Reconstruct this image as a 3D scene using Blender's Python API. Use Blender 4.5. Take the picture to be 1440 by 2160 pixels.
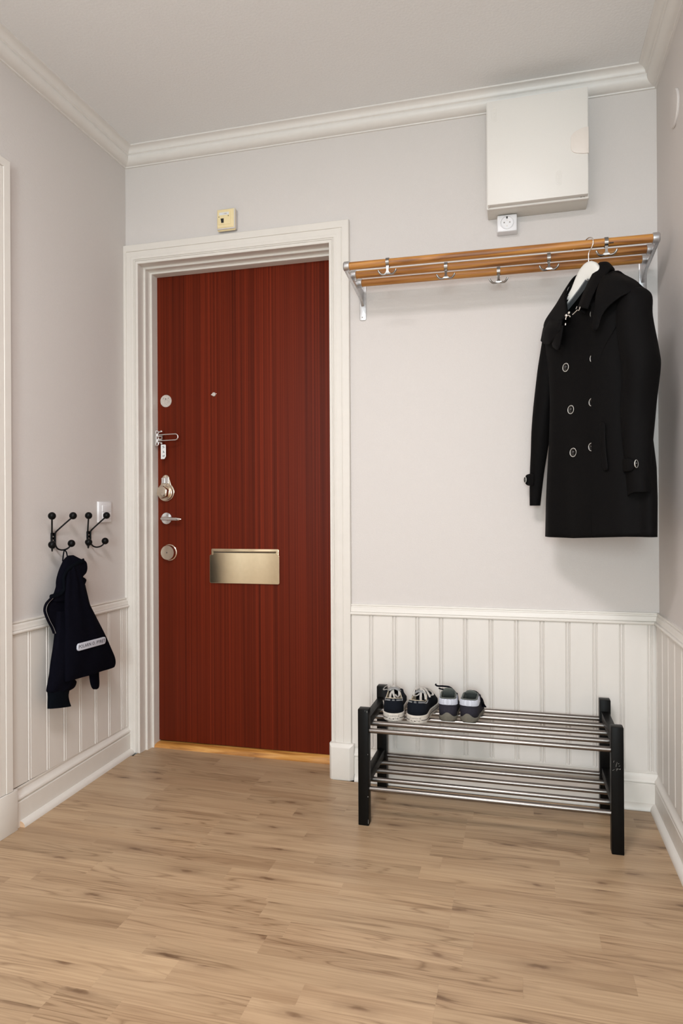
import bpy, bmesh, math, random
from mathutils import Vector, Matrix
from math import pi, sin, cos, radians

random.seed(7)
scene = bpy.context.scene
for _o in list(bpy.data.objects):
    bpy.data.objects.remove(_o)

# ------------------------------------------------------------------ room numbers (metres)
XL, XR, D, ZC = -1.570, 0.4507, 2.4797, 2.4835   # left wall, right wall, back wall, ceiling
YR = -2.3                                         # rear wall, behind the camera
OXL, OXR, OZT = -1.507, -0.695, 2.0205            # entrance door opening

# ------------------------------------------------------------------ camera
YAW, PITCH, ROLL, FPX = 0.25798, 0.00074, 0.00528, 1429.37
cam_d = bpy.data.cameras.new('camera')
cam = bpy.data.objects.new('camera', cam_d)
scene.collection.objects.link(cam)
scene.camera = cam
cam_d.sensor_fit = 'VERTICAL'
cam_d.sensor_height = 36.0
cam_d.sensor_width = 24.0
cam_d.lens = FPX / 2160.0 * 36.0
cam_d.clip_start = 0.02
_R0 = Vector((cos(YAW), sin(YAW), 0)); _F0 = Vector((-sin(YAW), cos(YAW), 0)); _U0 = Vector((0, 0, 1))
_F = _F0 * cos(PITCH) + _U0 * sin(PITCH); _U = -_F0 * sin(PITCH) + _U0 * cos(PITCH)
_R = _R0 * cos(ROLL) - _U * sin(ROLL); _U = _R0 * sin(ROLL) + _U * cos(ROLL)
cam.matrix_world = Matrix(((_R.x, _U.x, -_F.x, 0.0), (_R.y, _U.y, -_F.y, 0.0), (_R.z, _U.z, -_F.z, 1.0), (0, 0, 0, 1)))

# ------------------------------------------------------------------ world, lights, exposure
world = bpy.data.worlds.new('world'); scene.world = world
world.use_nodes = True
world.node_tree.nodes['Background'].inputs[0].default_value = (0.9, 0.93, 1.0, 1)
world.node_tree.nodes['Background'].inputs[1].default_value = 0.3

def area(name, loc, aim, sx, sy, power, col):
    d = bpy.data.lights.new(name, 'AREA'); d.shape = 'RECTANGLE'; d.size = sx; d.size_y = sy
    d.energy = power; d.color = col
    o = bpy.data.objects.new(name, d); scene.collection.objects.link(o)
    o.location = loc
    o.rotation_euler = (Vector(aim) - Vector(loc)).to_track_quat('-Z', 'Y').to_euler()
    return o
area('window_daylight', (0.0, YR + 0.06, 1.5), (0.0, 3.0, 2.3), 0.8, 1.6, 99.0, (0.86, 1.0, 1.05))
area('ceiling_fill', (-0.45, 0.35, 2.42), (-0.45, 0.35, 0.0), 0.5, 0.5, 37.5, (1.05, 1.0, 1.02))  # unseen overhead fill, added to brighten floor and walls

scene.view_settings.view_transform = 'Standard'
scene.view_settings.look = 'None'
scene.view_settings.exposure = -0.05
scene.view_settings.gamma = 1.0
scene.view_settings.use_curve_mapping = False

# ------------------------------------------------------------------ materials
def srgb(r, g, b):
    f = lambda c: (c / 255.0) / 12.92 if c <= 10 else ((c / 255.0 + 0.055) / 1.055) ** 2.4
    return (f(r), f(g), f(b), 1.0)

class NT:
    def __init__(s, name):
        s.m = bpy.data.materials.new(name); s.m.use_nodes = True
        s.t = s.m.node_tree; s.b = s.t.nodes['Principled BSDF']
    def n(s, kind, **kw):
        x = s.t.nodes.new(kind)
        for k, v in kw.items():
            if k.startswith('i_'):
                x.inputs[k[2:].replace('_', ' ')].default_value = v
            else:
                setattr(x, k, v)
        return x
    def l(s, a, ao, b, bi):
        s.t.links.new(a.outputs[ao], b.inputs[bi])
    def ramp(s, stops):
        r = s.n('ShaderNodeValToRGB'); e = r.color_ramp.elements
        while len(e) < len(stops): e.new(0.5)
        for x, (p, c) in zip(e, stops): x.position = p; x.color = c
        return r

def pmat(name, col, rough=0.5, metal=0.0, bscale=60.0, bstr=0.0, var=0.05, spec=0.5, stretch=(1, 1, 1), coat=0.0):
    """plain painted / metal / cloth surface with slight noise in tone and relief"""
    k = NT(name); b = k.b
    b.inputs['Roughness'].default_value = rough; b.inputs['Metallic'].default_value = metal
    b.inputs['Specular IOR Level'].default_value = spec
    if coat: b.inputs['Coat Weight'].default_value = coat
    tc = k.n('ShaderNodeTexCoord'); mp = k.n('ShaderNodeMapping'); mp.inputs['Scale'].default_value = stretch
    k.l(tc, 'Object', mp, 0)
    nz = k.n('ShaderNodeTexNoise', i_Scale=bscale, i_Detail=3.0); k.l(mp, 0, nz, 'Vector')
    if var:
        lo = tuple(c * (1 - var) for c in col[:3]) + (1,); hi = tuple(min(1, c * (1 + var)) for c in col[:3]) + (1,)
        r = k.ramp([(0.3, lo), (0.7, hi)]); k.l(nz, 0, r, 0); k.l(r, 0, b, 'Base Color')
    else:
        b.inputs['Base Color'].default_value = col
    if bstr:
        bp = k.n('ShaderNodeBump', i_Strength=bstr, i_Distance=0.002); k.l(nz, 0, bp, 'Height'); k.l(bp, 0, b, 'Normal')
    return k.m

M = {}
M['wall'] = pmat('wall_paint', (0.655, 0.612, 0.584, 1), 0.75, bscale=240, bstr=0.18, var=0.012, spec=0.3)
M['wall_side'] = M['wall']
M['ceiling'] = pmat('ceiling_paint', (0.805, 0.80, 0.795, 1), 0.85, bscale=130, bstr=0.33, var=0.02, spec=0.2)
M['trim'] = pmat('white_gloss_paint', (0.745, 0.703, 0.648, 1), 0.38, bscale=35, bstr=0.05, var=0.012)
M['board'] = pmat('wainscot_paint', (0.728, 0.686, 0.638, 1), 0.42, bscale=28, bstr=0.10, var=0.015, stretch=(1, 1, .25))
M['casing'] = pmat('casing_paint', (0.735, 0.692, 0.638, 1), 0.36, bscale=30, bstr=0.05, var=0.012)
M['gap'] = pmat('dark_gap', (0.03, 0.022, 0.016, 1), 0.9, var=0)
M['white_plastic'] = pmat('white_plastic', (0.80, 0.79, 0.80, 1), 0.3, var=0.01)
M['box_white'] = pmat('fuse_box_lacquer', (0.775, 0.740, 0.695, 1), 0.45, bscale=300, bstr=0.04, var=0.01)
M['box_body'] = pmat('fuse_box_body_lacquer', (0.70, 0.67, 0.61, 1), 0.5, bscale=300, bstr=0.04, var=0.01)
M['latch'] = pmat('latch_plastic', (0.76, 0.69, 0.63, 1), 0.4, var=0.01)
M['cream'] = pmat('cream_plastic', srgb(236, 217, 170), 0.4, var=0.02)
M['black_hole'] = pmat('black_plastic', (0.012, 0.011, 0.010, 1), 0.5, var=0)
M['chrome'] = pmat('chrome', (0.80, 0.79, 0.78, 1), 0.10, 1.0, var=0.02)
M['nickel'] = pmat('polished_nickel', (0.74, 0.655, 0.54, 1), 0.13, 1.0, bscale=90, bstr=0.02, var=0.03)
M['flap'] = pmat('brass_letter_plate', (0.72, 0.595, 0.41, 1), 0.15, 1.0, bscale=60, var=0.03)
M['worn_metal'] = pmat('worn_light_metal', (0.66, 0.61, 0.56, 1), 0.35, 0.55, bscale=160, bstr=0.1, var=0.14)
M['alu'] = pmat('cast_aluminium', (0.60, 0.60, 0.61, 1), 0.36, 1.0, bscale=90, bstr=0.08, var=0.08)
M['pewter'] = pmat('pewter_hook', (0.30, 0.285, 0.27, 1), 0.27, 1.0, var=0.08)
M['steel'] = pmat('brushed_steel', (0.225, 0.202, 0.186, 1), 0.28, 1.0, bscale=220, bstr=0.05, var=0.07, stretch=(.05, 1, 1))
M['ferrule'] = pmat('dark_ferrule', (0.22, 0.205, 0.19, 1), 0.3, 1.0, var=0.05)
M['black_iron'] = pmat('black_iron', (0.004, 0.004, 0.004, 1), 0.35, bscale=300, bstr=0.05, var=0.1, spec=0.12)
M['black_wood'] = pmat('black_stained_wood', (0.0050, 0.0046, 0.0042, 1), 0.40, bscale=60, bstr=0.10, var=0.25, stretch=(1, 1, .1), spec=0.09)
M['scuff'] = pmat('bare_scuff', (0.24, 0.23, 0.21, 1), 0.7, bscale=200, var=0.3)
M['coat'] = pmat('black_wool', (0.0030, 0.0026, 0.0026, 1), 0.75, bscale=420, bstr=0.25, var=0.15, spec=0.09)
M['coat_lining'] = pmat('black_lining', (0.004, 0.004, 0.004, 1), 0.6, var=0.1, spec=0.15)
M['button'] = pmat('black_button', (0.008, 0.007, 0.006, 1), 0.3, var=0)
M['silver'] = pmat('silver_rim', (0.85, 0.83, 0.79, 1), 0.2, 1.0, var=0.02)
M['rim'] = pmat('pale_button_rim', (0.68, 0.66, 0.61, 1), 0.35, 0.25, var=0.03)
M['crown'] = pmat('cornice_paint', (0.745, 0.712, 0.675, 1), 0.42, bscale=35, bstr=0.05, var=0.012)
M['cloth_tag'] = pmat('white_cloth', (0.75, 0.75, 0.74, 1), 0.8, var=0.04)
M['hanger'] = pmat('white_lacquered_wood', (0.78, 0.765, 0.72, 1), 0.35, bscale=30, bstr=0.04, var=0.015)
M['hanger_under'] = pmat('shaded_underside', (0.16, 0.165, 0.17, 1), 0.7, var=0.05)  # shade of the hanger's down-facing side, put in as grey
M['navy'] = pmat('navy_fleece', (0.0034, 0.0034, 0.0068, 1), 0.95, bscale=700, bstr=0.45, var=0.2, spec=0.04)
M['navy_rib'] = pmat('navy_ribbing', (0.0030, 0.0042, 0.0068, 1), 0.95, bscale=260, bstr=0.6, var=0.2, spec=0.05, stretch=(1, 3, .2))
M['reflex'] = pmat('reflective_tape', (0.62, 0.64, 0.72, 1), 0.45, bscale=500, var=0.12)
M['ink'] = pmat('dark_print', (0.015, 0.016, 0.03, 1), 0.7, var=0)
M['canvas'] = pmat('navy_canvas', (0.0065, 0.0085, 0.0135, 1), 0.9, bscale=900, bstr=0.4, var=0.2, spec=0.15)
M['rubber'] = pmat('off_white_rubber', (0.66, 0.605, 0.54, 1), 0.55, bscale=70, bstr=0.05, var=0.10)
M['stripe'] = pmat('black_rubber_stripe', (0.015, 0.013, 0.012, 1), 0.6, var=0)
M['piping'] = pmat('cream_piping', (0.60, 0.52, 0.39, 1), 0.8, bscale=300, var=0.1)
M['stitch'] = pmat('white_stitching', (0.50, 0.51, 0.52, 1), 0.8, var=0.1)
M['lace'] = pmat('greyish_white_lace', (0.47, 0.44, 0.405, 1), 0.85, bscale=500, bstr=0.3, var=0.15)
M['lining'] = pmat('pale_shoe_lining', (0.27, 0.27, 0.27, 1), 0.9, bscale=200, var=0.2)
M['suede'] = pmat('dark_slate_suede', (0.030, 0.028, 0.038, 1), 0.95, bscale=500, bstr=0.3, var=0.2, spec=0.15)
M['sole_grey'] = pmat('olive_grey_sole', (0.150, 0.138, 0.110, 1), 0.7, bscale=120, bstr=0.1, var=0.08)
M['knit'] = pmat('grey_green_lining', (0.115, 0.125, 0.112, 1), 0.95, bscale=500, bstr=0.4, var=0.2)

def mesh_fabric():
    k = NT('white_mesh_band'); b = k.b; b.inputs['Roughness'].default_value = 0.6
    tc = k.n('ShaderNodeTexCoord'); mp = k.n('ShaderNodeMapping'); mp.inputs['Rotation'].default_value = (0, pi / 4, 0)
    k.l(tc, 'Object', mp, 0)
    v = k.n('ShaderNodeTexVoronoi', i_Scale=330.0, i_Randomness=0.0); k.l(mp, 0, v, 'Vector')
    r = k.ramp([(0.20, (0.10, 0.10, 0.12, 1)), (0.34, (0.60, 0.62, 0.70, 1))]); k.l(v, 0, r, 0); k.l(r, 0, b, 'Base Color')
    return k.m
M['mesh_band'] = mesh_fabric()

def oak_floor():
    k = NT('oak_laminate'); b = k.b
    tc = k.n('ShaderNodeTexCoord'); oi = k.n('ShaderNodeObjectInfo')
    mul = k.n('ShaderNodeMath', operation='MULTIPLY'); mul.inputs[1].default_value = 37.0; k.l(oi, 'Random', mul, 0)
    cx = k.n('ShaderNodeCombineXYZ'); k.l(mul, 0, cx, 0); k.l(mul, 0, cx, 1); k.l(mul, 0, cx, 2)
    ad = k.n('ShaderNodeVectorMath', operation='ADD'); k.l(tc, 'Object', ad, 0); k.l(cx, 0, ad, 1)
    # cathedral grain: warped, strongly stretched along the board
    m1 = k.n('ShaderNodeMapping'); m1.inputs['Scale'].default_value = (0.75, 10.0, 1.0); k.l(ad, 0, m1, 0)
    n1 = k.n('ShaderNodeTexNoise', i_Scale=1.7, i_Detail=2.5, i_Distortion=0.35); k.l(m1, 0, n1, 'Vector')
    sc = k.n('ShaderNodeMath', operation='MULTIPLY'); sc.inputs[1].default_value = 13.0; k.l(n1, 0, sc, 0)
    fr = k.n('ShaderNodeMath', operation='PINGPONG'); fr.inputs[1].default_value = 0.5; k.l(sc, 0, fr, 0)
    g1 = k.ramp([(0.0, (1, 1, 1, 1)), (0.16, (0.15, 0.15, 0.15, 1)), (0.45, (0, 0, 0, 1))]); k.l(fr, 0, g1, 0)
    m1b = k.n('ShaderNodeMapping'); m1b.inputs['Scale'].default_value = (1.3, 7.0, 1.0); k.l(ad, 0, m1b, 0)
    n1b = k.n('ShaderNodeTexNoise', i_Scale=1.3, i_Detail=1.0); k.l(m1b, 0, n1b, 'Vector')
    g1m = k.ramp([(0.42, (0, 0, 0, 1)), (0.60, (1, 1, 1, 1))]); k.l(n1b, 0, g1m, 0)
    g1x = k.n('ShaderNodeMath', operation='MULTIPLY'); k.l(g1, 0, g1x, 0); k.l(g1m, 0, g1x, 1)
    # fine fibres
    m2 = k.n('ShaderNodeMapping'); m2.inputs['Scale'].default_value = (4.0, 190.0, 1.0); k.l(ad, 0, m2, 0)
    n2 = k.n('ShaderNodeTexNoise', i_Scale=1.0, i_Detail=4.0); k.l(m2, 0, n2, 'Vector')
    # broad tone patches and long darker streaks
    m3 = k.n('ShaderNodeMapping'); m3.inputs['Scale'].default_value = (1.1, 8.0, 1.0); k.l(ad, 0, m3, 0)
    n3 = k.n('ShaderNodeTexNoise', i_Scale=1.0, i_Detail=2.0); k.l(m3, 0, n3, 'Vector')
    m5 = k.n('ShaderNodeMapping'); m5.inputs['Scale'].default_value = (1.5, 34.0, 1.0); k.l(ad, 0, m5, 0)
    n5 = k.n('ShaderNodeTexNoise', i_Scale=1.0, i_Detail=3.0, i_Distortion=0.8); k.l(m5, 0, n5, 'Vector')
    # knots, smeared along the grain
    m4 = k.n('ShaderNodeMapping'); m4.inputs['Scale'].default_value = (2.2, 7.5, 1.0); k.l(ad, 0, m4, 0)
    nw = k.n('ShaderNodeTexNoise', i_Scale=26.0, i_Detail=2.0); k.l(ad, 0, nw, 'Vector')
    mw = k.n('ShaderNodeVectorMath', operation='SCALE'); mw.inputs['Scale'].default_value = 0.12; k.l(nw, 'Color', mw, 0)
    aw = k.n('ShaderNodeVectorMath', operation='ADD'); k.l(m4, 0, aw, 0); k.l(mw, 0, aw, 1)
    vo = k.n('ShaderNodeTexVoronoi', voronoi_dimensions='2D', i_Scale=1.0); k.l(aw, 0, vo, 'Vector')
    kn = k.ramp([(0.0, (1, 1, 1, 1)), (0.028, (0.85, 0.85, 0.85, 1)), (0.060, (0.34, 0.34, 0.34, 1)), (0.12, (0.16, 0.16, 0.16, 1)), (0.20, (0, 0, 0, 1))]); k.l(vo, 0, kn, 0)
    # base tone by stave
    base = k.ramp([(0.0, (0.465, 0.325, 0.198, 1)), (0.4, (0.492, 0.345, 0.212, 1)), (0.75, (0.512, 0.358, 0.220, 1)), (1.0, (0.545, 0.382, 0.232, 1))]); k.l(oi, 'Random', base, 0)
    def mix(fac, colA, dark, amt):
        f = k.n('ShaderNodeMath', operation='MULTIPLY'); f.inputs[1].default_value = amt; k.l(fac, 0, f, 0)
        x = k.n('ShaderNodeMix', data_type='RGBA', blend_type='MULTIPLY'); k.l(f, 0, x, 0); k.t.links.new(colA, x.inputs[6]); x.inputs[7].default_value = dark
        return x.outputs[2]
    c = mix(g1x, base.outputs[0], (0.50, 0.44, 0.39, 1), 0.75)
    r3 = k.ramp([(0.38, (0, 0, 0, 1)), (0.70, (1, 1, 1, 1))]); k.l(n3, 0, r3, 0)
    c = mix(r3, c, (0.76, 0.71, 0.67, 1), 0.8)
    r5 = k.ramp([(0.55, (0, 0, 0, 1)), (0.66, (1, 1, 1, 1))]); k.l(n5, 0, r5, 0)
    c = mix(r5, c, (0.64, 0.57, 0.52, 1), 0.45)
    r2 = k.ramp([(0.42, (0, 0, 0, 1)), (0.62, (1, 1, 1, 1))]); k.l(n2, 0, r2, 0)
    c = mix(r2, c, (0.72, 0.68, 0.65, 1), 0.5)
    c = mix(kn, c, (0.28, 0.20, 0.16, 1), 0.80)
    k.t.links.new(c, b.inputs['Base Color'])
    b.inputs['Roughness'].default_value = 0.40
    b.inputs['Specular IOR Level'].default_value = 0.42
    bp = k.n('ShaderNodeBump', i_Strength=0.06, i_Distance=0.001); k.l(n2, 0, bp, 'Height'); k.l(bp, 0, b, 'Normal')
    return k.m
M['oak_floor'] = oak_floor()

def mahogany():
    k = NT('red_mahogany_veneer'); b = k.b
    tc = k.n('ShaderNodeTexCoord')
    m1 = k.n('ShaderNodeMapping'); m1.inputs['Scale'].default_value = (150.0, 1.0, 0.35); k.l(tc, 'Object', m1, 0)
    n1 = k.n('ShaderNodeTexNoise', i_Scale=1.0, i_Detail=3.5, i_Roughness=0.62); k.l(m1, 0, n1, 'Vector')
    r1 = k.ramp([(0.26, srgb(66, 22, 10)), (0.44, srgb(92, 32, 16)), (0.58, srgb(103, 36, 18)), (0.80, srgb(126, 44, 22))]); k.l(n1, 0, r1, 0)
    m2 = k.n('ShaderNodeMapping'); m2.inputs['Scale'].default_value = (16.0, 1.0, 0.25); k.l(tc, 'Object', m2, 0)
    n2 = k.n('ShaderNodeTexNoise', i_Scale=1.0, i_Detail=2.0); k.l(m2, 0, n2, 'Vector')
    r2 = k.ramp([(0.33, (0.86, 0.86, 0.87, 1)), (0.64, (1.10, 1.09, 1.08, 1))]); k.l(n2, 0, r2, 0)
    x = k.n('ShaderNodeMix', data_type='RGBA', blend_type='MULTIPLY'); x.inputs[0].default_value = 1.0
    k.l(r1, 0, x, 6); k.l(r2, 0, x, 7); k.t.links.new(x.outputs[2], b.inputs['Base Color'])
    b.inputs['Roughness'].default_value = 0.5; b.inputs['Specular IOR Level'].default_value = 0.09
    bp = k.n('ShaderNodeBump', i_Strength=0.05, i_Distance=0.0006); k.l(n1, 0, bp, 'Height'); k.l(bp, 0, b, 'Normal')
    return k.m
M['mahogany'] = mahogany()

def long_wood(name, dark, mid, light, sx, rough, coat=0.0):
    """varnished solid wood, grain along X"""
    k = NT(name); b = k.b
    tc = k.n('ShaderNodeTexCoord')
    m1 = k.n('ShaderNodeMapping'); m1.inputs['Scale'].default_value = (2.4 * sx, 70.0, 70.0); k.l(tc, 'Object', m1, 0)
    n1 = k.n('ShaderNodeTexNoise', i_Scale=1.0, i_Detail=4.0, i_Distortion=0.6); k.l(m1, 0, n1, 'Vector')
    r = k.ramp([(0.34, dark), (0.5, mid), (0.66, light)]); k.l(n1, 0, r, 0); k.l(r, 0, b, 'Base Color')
    b.inputs['Roughness'].default_value = rough
    if coat: b.inputs['Coat Weight'].default_value = coat; b.inputs['Coat Roughness'].default_value = 0.2
    return k.m
M['rail_oak'] = long_wood('varnished_oak', srgb(118, 70, 24), srgb(166, 108, 44), srgb(192, 136, 66), 1.6, 0.5, 0.08)
M['threshold'] = long_wood('varnished_threshold_oak', srgb(150, 96, 40), srgb(196, 136, 66), srgb(218, 164, 92), 2.0, 0.35, 0.2)
M['raw_wood'] = long_wood('raw_wood_end', srgb(190, 150, 115), srgb(214, 180, 148), srgb(226, 196, 166), 2.0, 0.8)

# ------------------------------------------------------------------ mesh helpers
W = {}
def link(o):
    scene.collection.objects.link(o); return o

def tag(o, label=None, cat=None, group=None, kind=None):
    if label: o['label'] = label
    if cat: o['category'] = cat
    if group: o['group'] = group
    if kind: o['kind'] = kind
    return o

def thing(name, loc=(0, 0, 0), rz=0.0, label=None, cat=None, group=None, kind=None):
    o = link(bpy.data.objects.new(name, None)); o.empty_display_size = 0.05
    o.location = loc; o.rotation_euler = (0, 0, rz)
    W[o.name] = Matrix.Translation(loc) @ Matrix.Rotation(rz, 4, 'Z')
    return tag(o, label, cat, group, kind)

class MB:
    def __init__(s): s.v = []; s.f = []
    def add(s, vs, fs):
        n = len(s.v); s.v += [Vector(p) for p in vs]; s.f += [tuple(i + n for i in q) for q in fs]; return s
    def box(s, x0, x1, y0, y1, z0, z1):
        vs = [(x, y, z) for z in (z0, z1) for y in (y0, y1) for x in (x0, x1)]
        return s.add(vs, [(0, 2, 3, 1), (4, 5, 7, 6), (0, 1, 5, 4), (2, 6, 7, 3), (0, 4, 6, 2), (1, 3, 7, 5)])
    def rings(s, rs, cap0=True, cap1=True, closed=True):
        m = len(rs[0]); vs = [p for r in rs for p in r]; fs = []
        for i in range(len(rs) - 1):
            for j in range(m if closed else m - 1):
                a = i * m + j; b = i * m + (j + 1) % m
                fs.append((a, b, b + m, a + m))
        if cap0: fs.append(tuple(range(m))[::-1])
        if cap1: fs.append(tuple(range((len(rs) - 1) * m, len(rs) * m)))
        return s.add(vs, fs)
    def cyl(s, p0, p1, r0, r1=None, n=16, cap=True):
        return s.tube([p0, p1], [r0, r0 if r1 is None else r1], n, cap)
    def tube(s, path, r, n=10, cap=True):
        path = [Vector(p) for p in path]
        rr = r if isinstance(r, (list, tuple)) else [r] * len(path)
        rs = []; up = None
        for i, p in enumerate(path):
            t = (path[min(i + 1, len(path) - 1)] - path[max(i - 1, 0)]).normalized()
            if up is None:
                up = Vector((0, 0, 1)) if abs(t.z) < 0.9 else Vector((0, 1, 0))
            a = t.cross(up).normalized(); b = a.cross(t).normalized(); up = b
            rs.append([p + a * cos(q) * rr[i] + b * sin(q) * rr[i] for q in [2 * pi * k / n for k in range(n)]])
        return s.rings(rs, cap, cap)
    def lathe(s, prof, c, axis=(0, -1, 0), n=32, cap0=True, cap1=True, squash=1.0, a0=0.0):
        """prof: (radius, distance along axis)"""
        ax = Vector(axis).normalized(); c = Vector(c)
        e = Vector((0, 0, 1)) if abs(ax.z) < 0.9 else Vector((1, 0, 0))
        a = ax.cross(e).normalized(); b = ax.cross(a).normalized()
        rs = [[c + ax * h + a * (r * cos(2 * pi * k / n + a0)) + b * (r * squash * sin(2 * pi * k / n + a0)) for k in range(n)] for r, h in prof]
        return s.rings(rs, cap0, cap1)
    def sphere(s, c, r, n=20, m=12, sc=(1, 1, 1)):
        c = Vector(c); rs = []
        for i in range(m + 1):
            t = pi * (0.02 + 0.96 * i / m)
            rs.append([c + Vector((r * sc[0] * sin(t) * cos(2 * pi * k / n), r * sc[1] * sin(t) * sin(2 * pi * k / n), -r * sc[2] * cos(t))) for k in range(n)])
        return s.rings(rs)
    def prism(s, poly, fn, d0, d1):
        """poly of (a,b); fn(a,b,d) -> point; extruded from d0 to d1"""
        return s.rings([[fn(a, b, d0) for a, b in poly], [fn(a, b, d1) for a, b in poly]])
    def build(s, name, mat, parent=None, smooth=False, bevel=0.0, seg=2, local=False, label=None, cat=None, group=None, kind=None, angle=40, subd=0, solid=0.0, origin=None):
        me = bpy.data.meshes.new(name)
        if parent is not None and not local:
            inv = W[parent.name].inverted(); vs = [inv @ p for p in s.v]; mw = W[parent.name]
        elif parent is not None:
            vs = s.v; mw = W[parent.name]
        else:
            if origin is None:
                xs = [p.x for p in s.v]; ys = [p.y for p in s.v]
                origin = ((min(xs) + max(xs)) / 2, (min(ys) + max(ys)) / 2, min(p.z for p in s.v))
            o_ = Vector(origin); vs = [p - o_ for p in s.v]; mw = Matrix.Translation(o_)
        me.from_pydata([tuple(p) for p in vs], [], s.f)
        bm = bmesh.new(); bm.from_mesh(me)
        bmesh.ops.remove_doubles(bm, verts=bm.verts, dist=1e-6)
        bmesh.ops.recalc_face_normals(bm, faces=bm.faces)
        if bevel:
            es = [e for e in bm.edges if len(e.link_faces) == 2 and e.calc_face_angle(0) > 0.5]
            bmesh.ops.bevel(bm, geom=es, offset=bevel, segments=seg, profile=0.5, affect='EDGES', clamp_overlap=True)
        bm.to_mesh(me); bm.free()
        o = link(bpy.data.objects.new(name, me))
        if parent is not None: o.parent = parent
        else: o.location = mw.translation
        W[o.name] = mw
        if mat is not None: me.materials.append(mat)
        if smooth or bevel:
            me.shade_smooth(); me.set_sharp_from_angle(angle=radians(angle))
        if solid:
            md = o.modifiers.new('thickness', 'SOLIDIFY'); md.thickness = solid; md.offset = 0.0
        if subd:
            md = o.modifiers.new('smooth', 'SUBSURF'); md.levels = subd; md.render_levels = subd
        return tag(o, label, cat, group, kind)

def text_mb(txt, size, fn, extrude=0.0003, align='CENTER', spacing=1.0):
    """lettering as a mesh, laid on a surface: fn(x, y, h) -> point"""
    cu = bpy.data.curves.new('lettering', 'FONT'); cu.body = txt; cu.size = size; cu.align_x = align; cu.align_y = 'CENTER'
    cu.extrude = extrude; cu.space_character = spacing; cu.resolution_u = 2
    o = link(bpy.data.objects.new('lettering', cu))
    dg = bpy.context.evaluated_depsgraph_get(); ev = o.evaluated_get(dg); me = ev.to_mesh()
    mb = MB(); mb.add([fn(v.co.x, v.co.y, v.co.z + extrude) for v in me.vertices], [tuple(p.vertices) for p in me.polygons])
    ev.to_mesh_clear(); bpy.data.objects.remove(o); bpy.data.curves.remove(cu)
    return mb

def arc(cx, cy, r, a0, a1, n):
    return [(cx + r * cos(a0 + (a1 - a0) * i / n), cy + r * sin(a0 + (a1 - a0) * i / n)) for i in range(n + 1)]

def rrect(x0, x1, y0, y1, r, n=5):
    return arc(x1 - r, y1 - r, r, 0, pi / 2, n) + arc(x0 + r, y1 - r, r, pi / 2, pi, n) + arc(x0 + r, y0 + r, r, pi, 1.5 * pi, n) + arc(x1 - r, y0 + r, r, 1.5 * pi, 2 * pi, n)

def spline(pts, n=8):
    """Catmull-Rom through points"""
    P = [Vector(p) for p in pts]; out = []
    for i in range(len(P) - 1):
        a, b, c, d = P[max(i - 1, 0)], P[i], P[i + 1], P[min(i + 2, len(P) - 1)]
        for k in range(n):
            t = k / n
            out.append(0.5 * ((2 * b) + (c - a) * t + (2 * a - 5 * b + 4 * c - d) * t * t + (-a + 3 * b - 3 * c + d) * t ** 3))
    return out + [P[-1]]

def lerp_tab(tab, x):
    if x <= tab[0][0]: return tab[0][1]
    for (a, va), (b, vb) in zip(tab, tab[1:]):
        if x <= b:
            t = (x - a) / (b - a); t = t * t * (3 - 2 * t) if False else t
            return va + (vb - va) * t
    return tab[-1][1]

# ================================================================== SETTING
def cl(t): return max(0.0, min(1.0, t))
def gz(x, y):
    """the old floor rises a little (2 cm) towards the entrance corner"""
    return 0.020 * cl((-0.45 - x) / 1.05) * cl((y - 1.80) / 0.65)

# ---- walls, ceiling
mb = MB()
mb.box(XL - 0.02, OXL - 0.001, D, D + 0.14, -0.02, 2.6)
mb.box(OXL - 0.001, OXR + 0.001, D, D + 0.14, OZT + 0.001, 2.6)
mb.box(OXR + 0.001, XR + 0.12, D, D + 0.14, -0.02, 2.6)
wall_back = mb.build('wall_back', M['wall'], kind='structure')
D2A, D2B, D2T = 0.86, 1.716, 2.03            # opening of the second door, in the left wall
mb = MB()
mb.box(XL - 0.12, XL, D2B, D - 0.0005, -0.02, 2.6)
mb.box(XL - 0.12, XL, D2A, D2B, D2T, 2.6)
mb.box(XL - 0.12, XL, YR, D2A, -0.02, 2.6)
wall_left = mb.build('wall_left', M['wall'], kind='structure')
wall_right = MB().box(XR, XR + 0.12, YR, D - 0.0005, -0.02, 2.6).build('wall_right', M['wall'], kind='structure')
wall_rear = MB().box(XL - 0.12, XR + 0.12, YR - 0.12, YR, -0.02, 2.6).build('wall_rear', M['wall'], kind='structure')
ceiling = MB().box(XL, XR, YR, D, ZC, ZC + 0.1).build('ceiling', M['ceiling'], kind='structure')

# ---- floor: subfloor with every stave of the laminate lying on it
mb = MB()
mb.box(XL - 0.10, XR + 0.10, YR, D, -0.06, -0.0095)
mb.box(OXL - 0.02, OXR + 0.02, D, D + 0.20, -0.06, -0.0095)
floor = mb.build('floor', M['gap'], kind='structure')
def plank(x0, x1, y0, y1):
    if x1 - x0 < 0.02: return
    n = max(1, int((x1 - x0) / 0.25))
    e = 0.00005
    rs = []
    for i in range(n + 1):
        x = x0 + e + (x1 - x0 - 2 * e) * i / n
        a, b = gz(x, y0), gz(x, y1)
        rs.append([(x, y0 + e, -0.009 + a), (x, y1 - e, -0.009 + b), (x, y1 - e, b), (x, y0 + e, a)])
    MB().rings(rs).build('plank', M['oak_floor'], floor)
RW = 0.1995
known = {(0, 2): [-0.84], (1, 1): [-0.223], (2, 2): [-0.641], (3, 0): [-1.301, -0.632], (3, 2): [0.0], (4, 0): [-0.838], (4, 1): [-0.743], (4, 2): [-0.882], (5, 0): [-0.796]}
rnd = random.Random(11)
row = -2
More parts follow.
